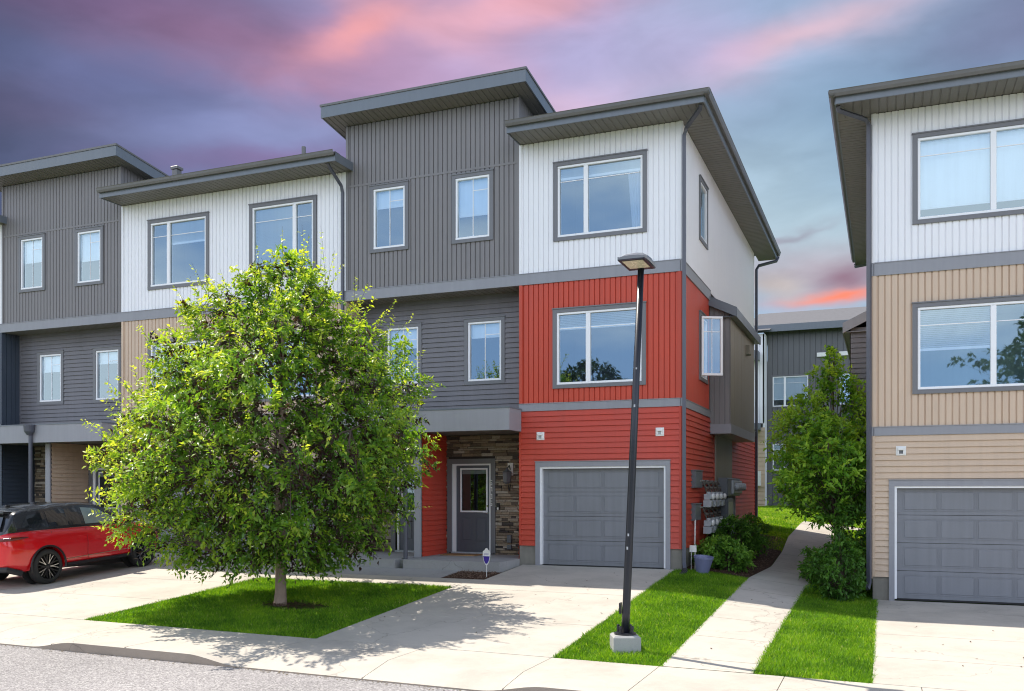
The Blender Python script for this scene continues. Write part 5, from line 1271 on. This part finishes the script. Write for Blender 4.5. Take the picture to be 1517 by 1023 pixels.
tag(num.build('house_number', WPL), 'house number 5705 in small digits down the door casing', 'house number')
t = thing('doorbell', 'small doorbell with keypad plate on stone right of the door', 'doorbell', (-8.55, 20.15, 1.3))
MB().box(FDn, -8.59, -8.51, 1.20, 1.36, .03, .06, .006).build('plate', BPL, t); MB().box(FDn, -8.57, -8.53, 1.20, 1.26, .06, .07, .004).build('button', WPL, t)
t = thing('outlet_cover', 'grey covered outlet low on the stone beside the entry', 'outlet', (-8.25, 20.15, .4)); MB().box(FDn, -8.31, -8.20, .42, .60, .03, .08, .01).build('cover', METERD, t)
MB().box(FDn, -8.31, -8.20, .26, .36, .03, .07, .01).build('lower_cover', METERD, t)
t = thing('outlet_cover', 'grey outlet cover on stone of the far left entry', 'outlet', (-22.1, 20.15, .9)); MB().box(FDn, -22.12, -21.98, 1.0, 1.35, .03, .08, .01).build('cover', METER, t)
t = thing('doormat', 'flat brown coir doormat on the porch before the grey door', 'doormat', (-9.2, 19.75, .125)); MB().b(-9.75, -8.85, 19.45, 20.0, .127, .145, .004).build('mat', MAT_, t)
MB().b(-9.70, -8.90, 19.50, 19.95, .145, .148).build('pile', paint('darker coir', (.24, .13, .05), .95, .4, scale=60), t)
sx, sy = -7.62, 17.35; sz = gz(sx, sy)
t = thing('yard_sign', 'white and violet shield shaped yard sign on a thin stake', 'sign', (sx, sy, sz))
MB().b(sx-.006, sx+.006, sy+.004, sy+.014, sz-.1, sz+.42).build('stake', WPL, t)
def shield(pts, y0, y1, name, m):
    mb = MB(); A = [(sx+x*.85, y0, sz+.06+z*.86) for x, z in pts]; B = [(x, y1, z) for x, _, z in A]; mb.poly(A); mb.poly(B[::-1])
    for i in range(len(A)): mb.quad(A[i], B[i], B[(i+1) % len(A)], A[(i+1) % len(A)])
    return mb.build(name, m, t)
o = shield([(-.03, .21), (.03, .21), (.075, .30), (.10, .42), (.10, .53), (.04, .575), (.02, .61), (-.02, .61), (-.04, .575), (-.10, .53), (-.10, .42), (-.075, .30)], sy, sy+.006, 'panel', WPL)
shield([(-.02, .235), (.02, .235), (.06, .30), (.085, .415), (-.085, .415), (-.06, .30)], sy-.004, sy-.001, 'violet_field', PURP)
mb = MB(); [mb.b(sx-.05, sx+.05, sy-.003, sy-.001, sz+z, sz+z+.006) for z in (.445, .465)]; mb.build('text_line', PURP, t)

# ------------------------------------------------------------------ red car on the left driveway
def car():
    xc, y0 = -17.14, 13.20
    zg = lambda y: gz(xc, y)
    za, zb_ = zg(y0+.92), zg(y0+3.60); sl = (zb_-za)/2.68
    def P(l, w, h): return Vector((xc+w, y0+l - sl*h, za + sl*(l-.92) + h))
    t = thing('parked_car', 'shiny red sport utility car with black roof parked on the left driveway', 'car', (xc, y0+2.2, zg(y0+2.2)))
    cat = lambda X, x: float(np.interp(x, [p[0] for p in X], [p[1] for p in X]))
    Wd = [(0, .66), (.03, .76), (.10, .845), (.28, .915), (.6, .94), (.95, .948), (1.6, .93), (2.4, .932), (3.2, .945), (3.6, .945), (3.95, .91), (4.18, .84), (4.30, .74), (4.37, .60)]
    Tp = [(0, 1.08), (.10, 1.135), (.6, 1.15), (1.5, 1.125), (2.5, 1.10), (3.1, 1.08), (3.6, 1.03), (4.1, .93), (4.3, .84), (4.37, .76)]
    Bt = [(0, .42), (.12, .34), (.4, .30), (1.4, .27), (3.2, .27), (4.1, .26), (4.37, .32)]
    st = [0, .03, .07, .12, .2, .3, .4] + [.5+.1*i for i in range(36)] + [4.1, 4.18, 4.25, 4.31, 4.35, 4.37]
    st = sorted(set(round(x, 3) for x in st))
    def ring(l):
        W, T, B = cat(Wd, l), cat(Tp, l), cat(Bt, l); fl = max(0, 1-abs(l-.92)/.55)*.02 + max(0, 1-abs(l-3.6)/.55)*.02
        cr = .02 if l < 3.1 else .02+.05*math.sin(min(1, (l-3.1)/1.2)*math.pi)
        half = [(0, B), (W*.80, B), (W*.93, B+.03), (W*.975+fl, B+.14), (W*.985+fl, .50), (W*.985+fl, .60), (W*1.0+fl, .74), (W*1.0+fl*.5, .84), (W*.99, .93), (W*.972, 1.0 if l < 3.3 else T-.09), (W*.94, T-.045), (W*.905, T-.012), (W*.85, T), (W*.45, T+cr*.8), (0, T+cr)]
        return half + [(-w, h) for w, h in half[-2:0:-1]]
    mb = MB(); n = None
    for l in st:
        r = ring(l); n = len(r); mb.v += [tuple(P(l, w, h)) for w, h in r]
    for i in range(len(st)-1):
        for j in range(n): a, b = i*n+j, i*n+(j+1) % n; mb.f.append((a, a+n, b+n, b))
    mb.f.append(tuple(range(n))); mb.f.append(tuple((len(st)-1)*n+j for j in range(n))[::-1])
    body = mb.build('body', CARP, t)
    cut_ = MB()
    for l in (.92, 3.60):
        for s in (-1, 1):
            c0 = P(l, s*.62, .375); cut_.lathe(c0, [(.415, 0), (.415, .6)], 40, axis=(s, 0, 0))
    co = cut_.build('cutter', CARP)
    bm = body.modifiers.new('b', 'BOOLEAN'); bm.object = co; bm.operation = 'DIFFERENCE'; bm.solver = 'EXACT'
    bpy.context.view_layer.update(); dg = bpy.context.evaluated_depsgraph_get(); me = bpy.data.meshes.new_from_object(body.evaluated_get(dg))
    body.modifiers.clear(); body.data = me; bpy.data.objects.remove(co)
    me.polygons.foreach_set('use_smooth', [True]*len(me.polygons)); me.set_sharp_from_angle(angle=R(28))
    # dark wheel wells
    for l in (.92, 3.60):
        for s in (-1, 1):
            c0 = P(l, s*.60, .375); w = MB(); w.lathe(c0, [(.41, 0), (.41, .02)], 32, axis=(s, 0, 0)); w.build('wheel_well', RUB, t)
            arc = MB(); ps = [P(l+math.cos(a)*.425, s*(.952+.0), .375+math.sin(a)*.425) for a in [R(-12+204*i/24) for i in range(25)]]; arc.tube(ps, .022, 6); arc.build('wheel_arch', BPL, t)
            wh = MB(); c1 = P(l, s*.72, .365)
            wh.lathe(c1, [(.26, -.02), (.33, -.0), (.362, .04), (.367, .08), (.367, .16), (.362, .195), (.34, .225), (.275, .235), (.262, .22)], 40, axis=(s, 0, 0), cap=False)
            tyre = wh.build('wheel', RUB, t, smooth=True, label='wheel with black tyre')
            rm = MB(); rm.lathe(c1, [(.264, .225), (.262, .19), (.245, .12), (.245, .05)], 36, axis=(s, 0, 0), cap=False); rm.lathe(c1, [(0, .07), (.246, .07)], 30, axis=(s, 0, 0), cap=False); rm.build('rim', RIMM, tyre)
            sp = MB(); hi = MB(); X = Vector((s, 0, 0)); U = Vector((0, 1, 0)); V_ = Vector((0, 0, 1))
            for k in range(10):
                a = 2*math.pi*k/10; d = U*math.cos(a)+V_*math.sin(a); e = -U*math.sin(a)+V_*math.cos(a)
                for q in (-1, 1):
                    A = c1+X*.195+d*.05; B = c1+X*.205+d*.14+e*q*.012; C_ = c1+X*.215+d*.25+e*q*.042
                    for (p0, p1, w0, w1) in ((A, B, .012, .010), (B, C_, .010, .010)):
                        f = (p1-p0).normalized(); g = f.cross(X).normalized()
                        a_ = [p0-g*w0, p0+g*w0, p1+g*w1, p1-g*w1]; b_ = [v-X*.03 for v in a_]
                        sp.poly(a_); [sp.quad(a_[i], b_[i], b_[(i+1) % 4], a_[(i+1) % 4]) for i in range(4)]
                        if k % 2 == 0: hi.poly([v+X*.002-(0*v) for v in [p0-g*w0*.6, p0+g*w0*.6, p1+g*w1*.6, p1-g*w1*.6]])
            sp.lathe(c1, [(.055, .16), (.055, .20), (.03, .21), (0, .212)], 16, axis=(s, 0, 0), cap=False); sp.build('spokes', RIMM, tyre); hi.build('spoke_faces', RIML, tyre)
    # greenhouse
    Rf = [(.02, 1.10), (.10, 1.17), (.22, 1.33), (.33, 1.50), (.45, 1.555), (.7, 1.59), (1.2, 1.635), (1.7, 1.645), (2.1, 1.63), (2.4, 1.59), (2.62, 1.52), (2.9, 1.33), (3.2, 1.14), (3.30, 1.07)]
    def sw(l, h): 
        k = max(0, (h-1.08))/.57; base = min(.86, cat(Wd, l)*.90); return base - .235*k**1.25
    stg = sorted(set([p[0] for p in Rf] + [.1*i for i in range(1, 34)])); mb = MB(); ts = [0, .15, .3, .45, .6, .75, .86]
    n = None
    for l in stg:
        tp = cat(Rf, l); half = []
        for k in ts: h = 1.05+(tp-1.05)*k; half.append((sw(l, h), h))
        we, he = half[-1]; dh = tp-he
        half += [(we*.975, he+dh*.45), (we*.92, he+dh*.72), (we*.78, he+dh*.9), (we*.4, tp+.012), (0, tp+.018)]
        r = half + [(-w, h) for w, h in half[-2::-1]]; n = len(r); mb.v += [tuple(P(l, w, h)) for w, h in r]
    for i in range(len(stg)-1):
        for j in range(n-1): a, b = i*n+j, i*n+j+1; mb.f.append((a, a+n, b+n, b))
    mb.f.append(tuple(range(n))); gh = mb.build('roof', BROOF, t, smooth=True)
    gh.data.set_sharp_from_angle(angle=R(35))
    def side_panel(name, pts, mat, s, e=.006):
        # small grid so that the pane follows the curved side
        mb = MB(); (l0, l1) = (min(p[0] for p in pts), max(p[0] for p in pts)); N_ = 10
        lo, hi = [], []
        def bound(l):
            hs_ = []
            for (a, b) in zip(pts, pts[1:]+pts[:1]):
                if min(a[0], b[0])-1e-6 <= l <= max(a[0], b[0])+1e-6 and abs(a[0]-b[0]) > 1e-6: hs_.append(a[1]+(b[1]-a[1])*(l-a[0])/(b[0]-a[0]))
            return min(hs_), max(hs_)
        rows_ = []
        for i in range(N_+1):
            l = l0+(l1-l0)*i/N_; a, b = bound(min(max(l, l0+1e-4), l1-1e-4)); rows_.append([P(l, s*(sw(l, a+(b-a)*k/4)+e), a+(b-a)*k/4) for k in range(5)])
        for r0, r1 in zip(rows_, rows_[1:]):
            for k in range(4): mb.quad(r0[k], r1[k], r1[k+1], r0[k+1])
        return mb.build(name, mat, t, smooth=True)
    DG = paint('tinted side glass', (.012, .016, .02), .05, .05, bump=0, coat=1)
    LG = paint('bright front side glass', (.20, .25, .235), .05, .3, scale=2.5, streak=.0, bump=0, coat=1)
    for s in (-1, 1):
        side_panel('side_window', [(.42, 1.22), (1.02, 1.19), (1.02, 1.49), (.62, 1.45)], DG, s)
        side_panel('side_window', [(1.08, 1.185), (1.92, 1.165), (1.92, 1.52), (1.08, 1.51)], DG, s)
        side_panel('side_window', [(2.02, 1.16), (2.96, 1.14), (2.44, 1.47), (2.02, 1.52)], LG, s)
        for (l, h0, h1) in ((1.97, .42, 1.12), (1.06, .82, 1.13), (3.06, .45, 1.07)):
            mb = MB(); W_ = lambda h: (cat(Wd, l)*(1.0 if .65 < h < .86 else .985 if h < .96 else .95))+.002
            mb.tube([P(l+.0, s*W_(h), h) for h in (h0, .5, .6, .74, .84, .93, 1.0, h1-.045)], .0035, 4); mb.build('door_seam', BPL, t)
        mb = MB(); mb.tube([P(l, s*(cat(Wd, l)*.985+.004), .345) for l in (1.38, 1.8, 2.4, 3.0, 3.14)], .040, 6); mb.build('sill_trim', BPL, t)
        mb = MB(); mb.tube([P(l, s*(cat(Wd, l)*.99+.002), .46+.02*(l-1.4)) for l in (1.42, 1.8, 2.4, 3.0, 3.12)], .010, 4); mb.build('copper_strip', paint('copper coloured trim', (.42, .25, .17), .3, .1, metal=.5), t)
        mb = MB(); mb.tube([P(l, s*(cat(Wd, l)*.93), cat(Tp, l)+.002) for l in (.12, .4, .8, 1.4, 2.0, 2.6, 3.1)], .008, 4); mb.build('belt_moulding', BPL, t)
        mb = MB(); c_ = P(2.92, s*1.03, 1.17)
        for ring_ in ((-.09, .03, .05), (-.05, .10, .075), (.02, .125, .085), (.08, .09, .06), (.11, .02, .02)):
            pass
        mb.box(Fr(c_, (0,1,0), (0,0,1), (1,0,0)), -.09, .10, -.07, .08, -.11, .11, .04); o = mb.build('mirror', CARP, t); MB().box(Fr(P(2.92, s*.90, 1.12), (0,1,0), (0,0,1), (1,0,0)), -.04, .05, -.03, .03, -.08, .08).build('mirror_arm', BPL, o)
        mb = MB(); ps = [P(-.004, s*.45, 1.0), P(-.012, s*.60, 1.0), P(.03, s*.765, 1.005), P(.12, s*.855, 1.01), P(.30, s*.905, 1.015), P(.48, s*.925, 1.02)]; mb.tube(ps, [.034, .034, .034, .034, .026, .008], 8); mb.build('tail_lamp', REDGL, t)
    mb = MB(); mb.tube([P(-.005, -.5, 1.0), P(-.012, 0, 1.0), P(-.005, .5, 1.0)], .028, 6); mb.build('rear_trim_bar', BPL, t)
    mb = MB(); ps = [P(.30, .90, .30), P(.05, .80, .40), P(-.02, .5, .40), P(-.02, -.5, .40), P(.05, -.80, .40), P(.30, -.90, .30)]; mb.tube(ps, .062, 8); mb.build('rear_bumper', BPL, t)
    mb = MB(); mb.quad(P(.105, -.62, 1.20), P(.105, .62, 1.20), P(.305, .50, 1.46), P(.305, -.50, 1.46)); mb.v = [(x, y-.03, z+.012) for x, y, z in mb.v]; mb.build('rear_window', DG, t)
    mb = MB(); mb.quad(P(2.68, -.56, 1.49), P(2.68, .56, 1.49), P(3.20, .68, 1.14), P(3.20, -.68, 1.14)); mb.v = [(x, y+.01, z+.03) for x, y, z in mb.v]; mb.build('windscreen', DG, t)
    MB().box(Fr(P(.34, 0, 1.50), (1,0,0), (0,0,1), (0,-1,0)), -.55, .55, .0, .05, -.1, .12, .01).build('spoiler', BROOF, t)
    MB().box(Fr(P(.75, 0, 1.60), (1,0,0), (0,0,1), (0,-1,0)), -.02, .02, .0, .05, -.08, .02, .01).build('antenna_fin', BPL, t)
    MB().box(Fr(P(-.01, 0, .70), (1,0,0), (0,0,1), (0,-1,0)), -.26, .26, -.06, .06, -.05, .012, .004).build('number_plate', WPL, t)
    MB().b(xc-.55, xc+.55, y0+.5, y0+3.9, za+.27, za+.45).build('underbody', RUB, t)
car()
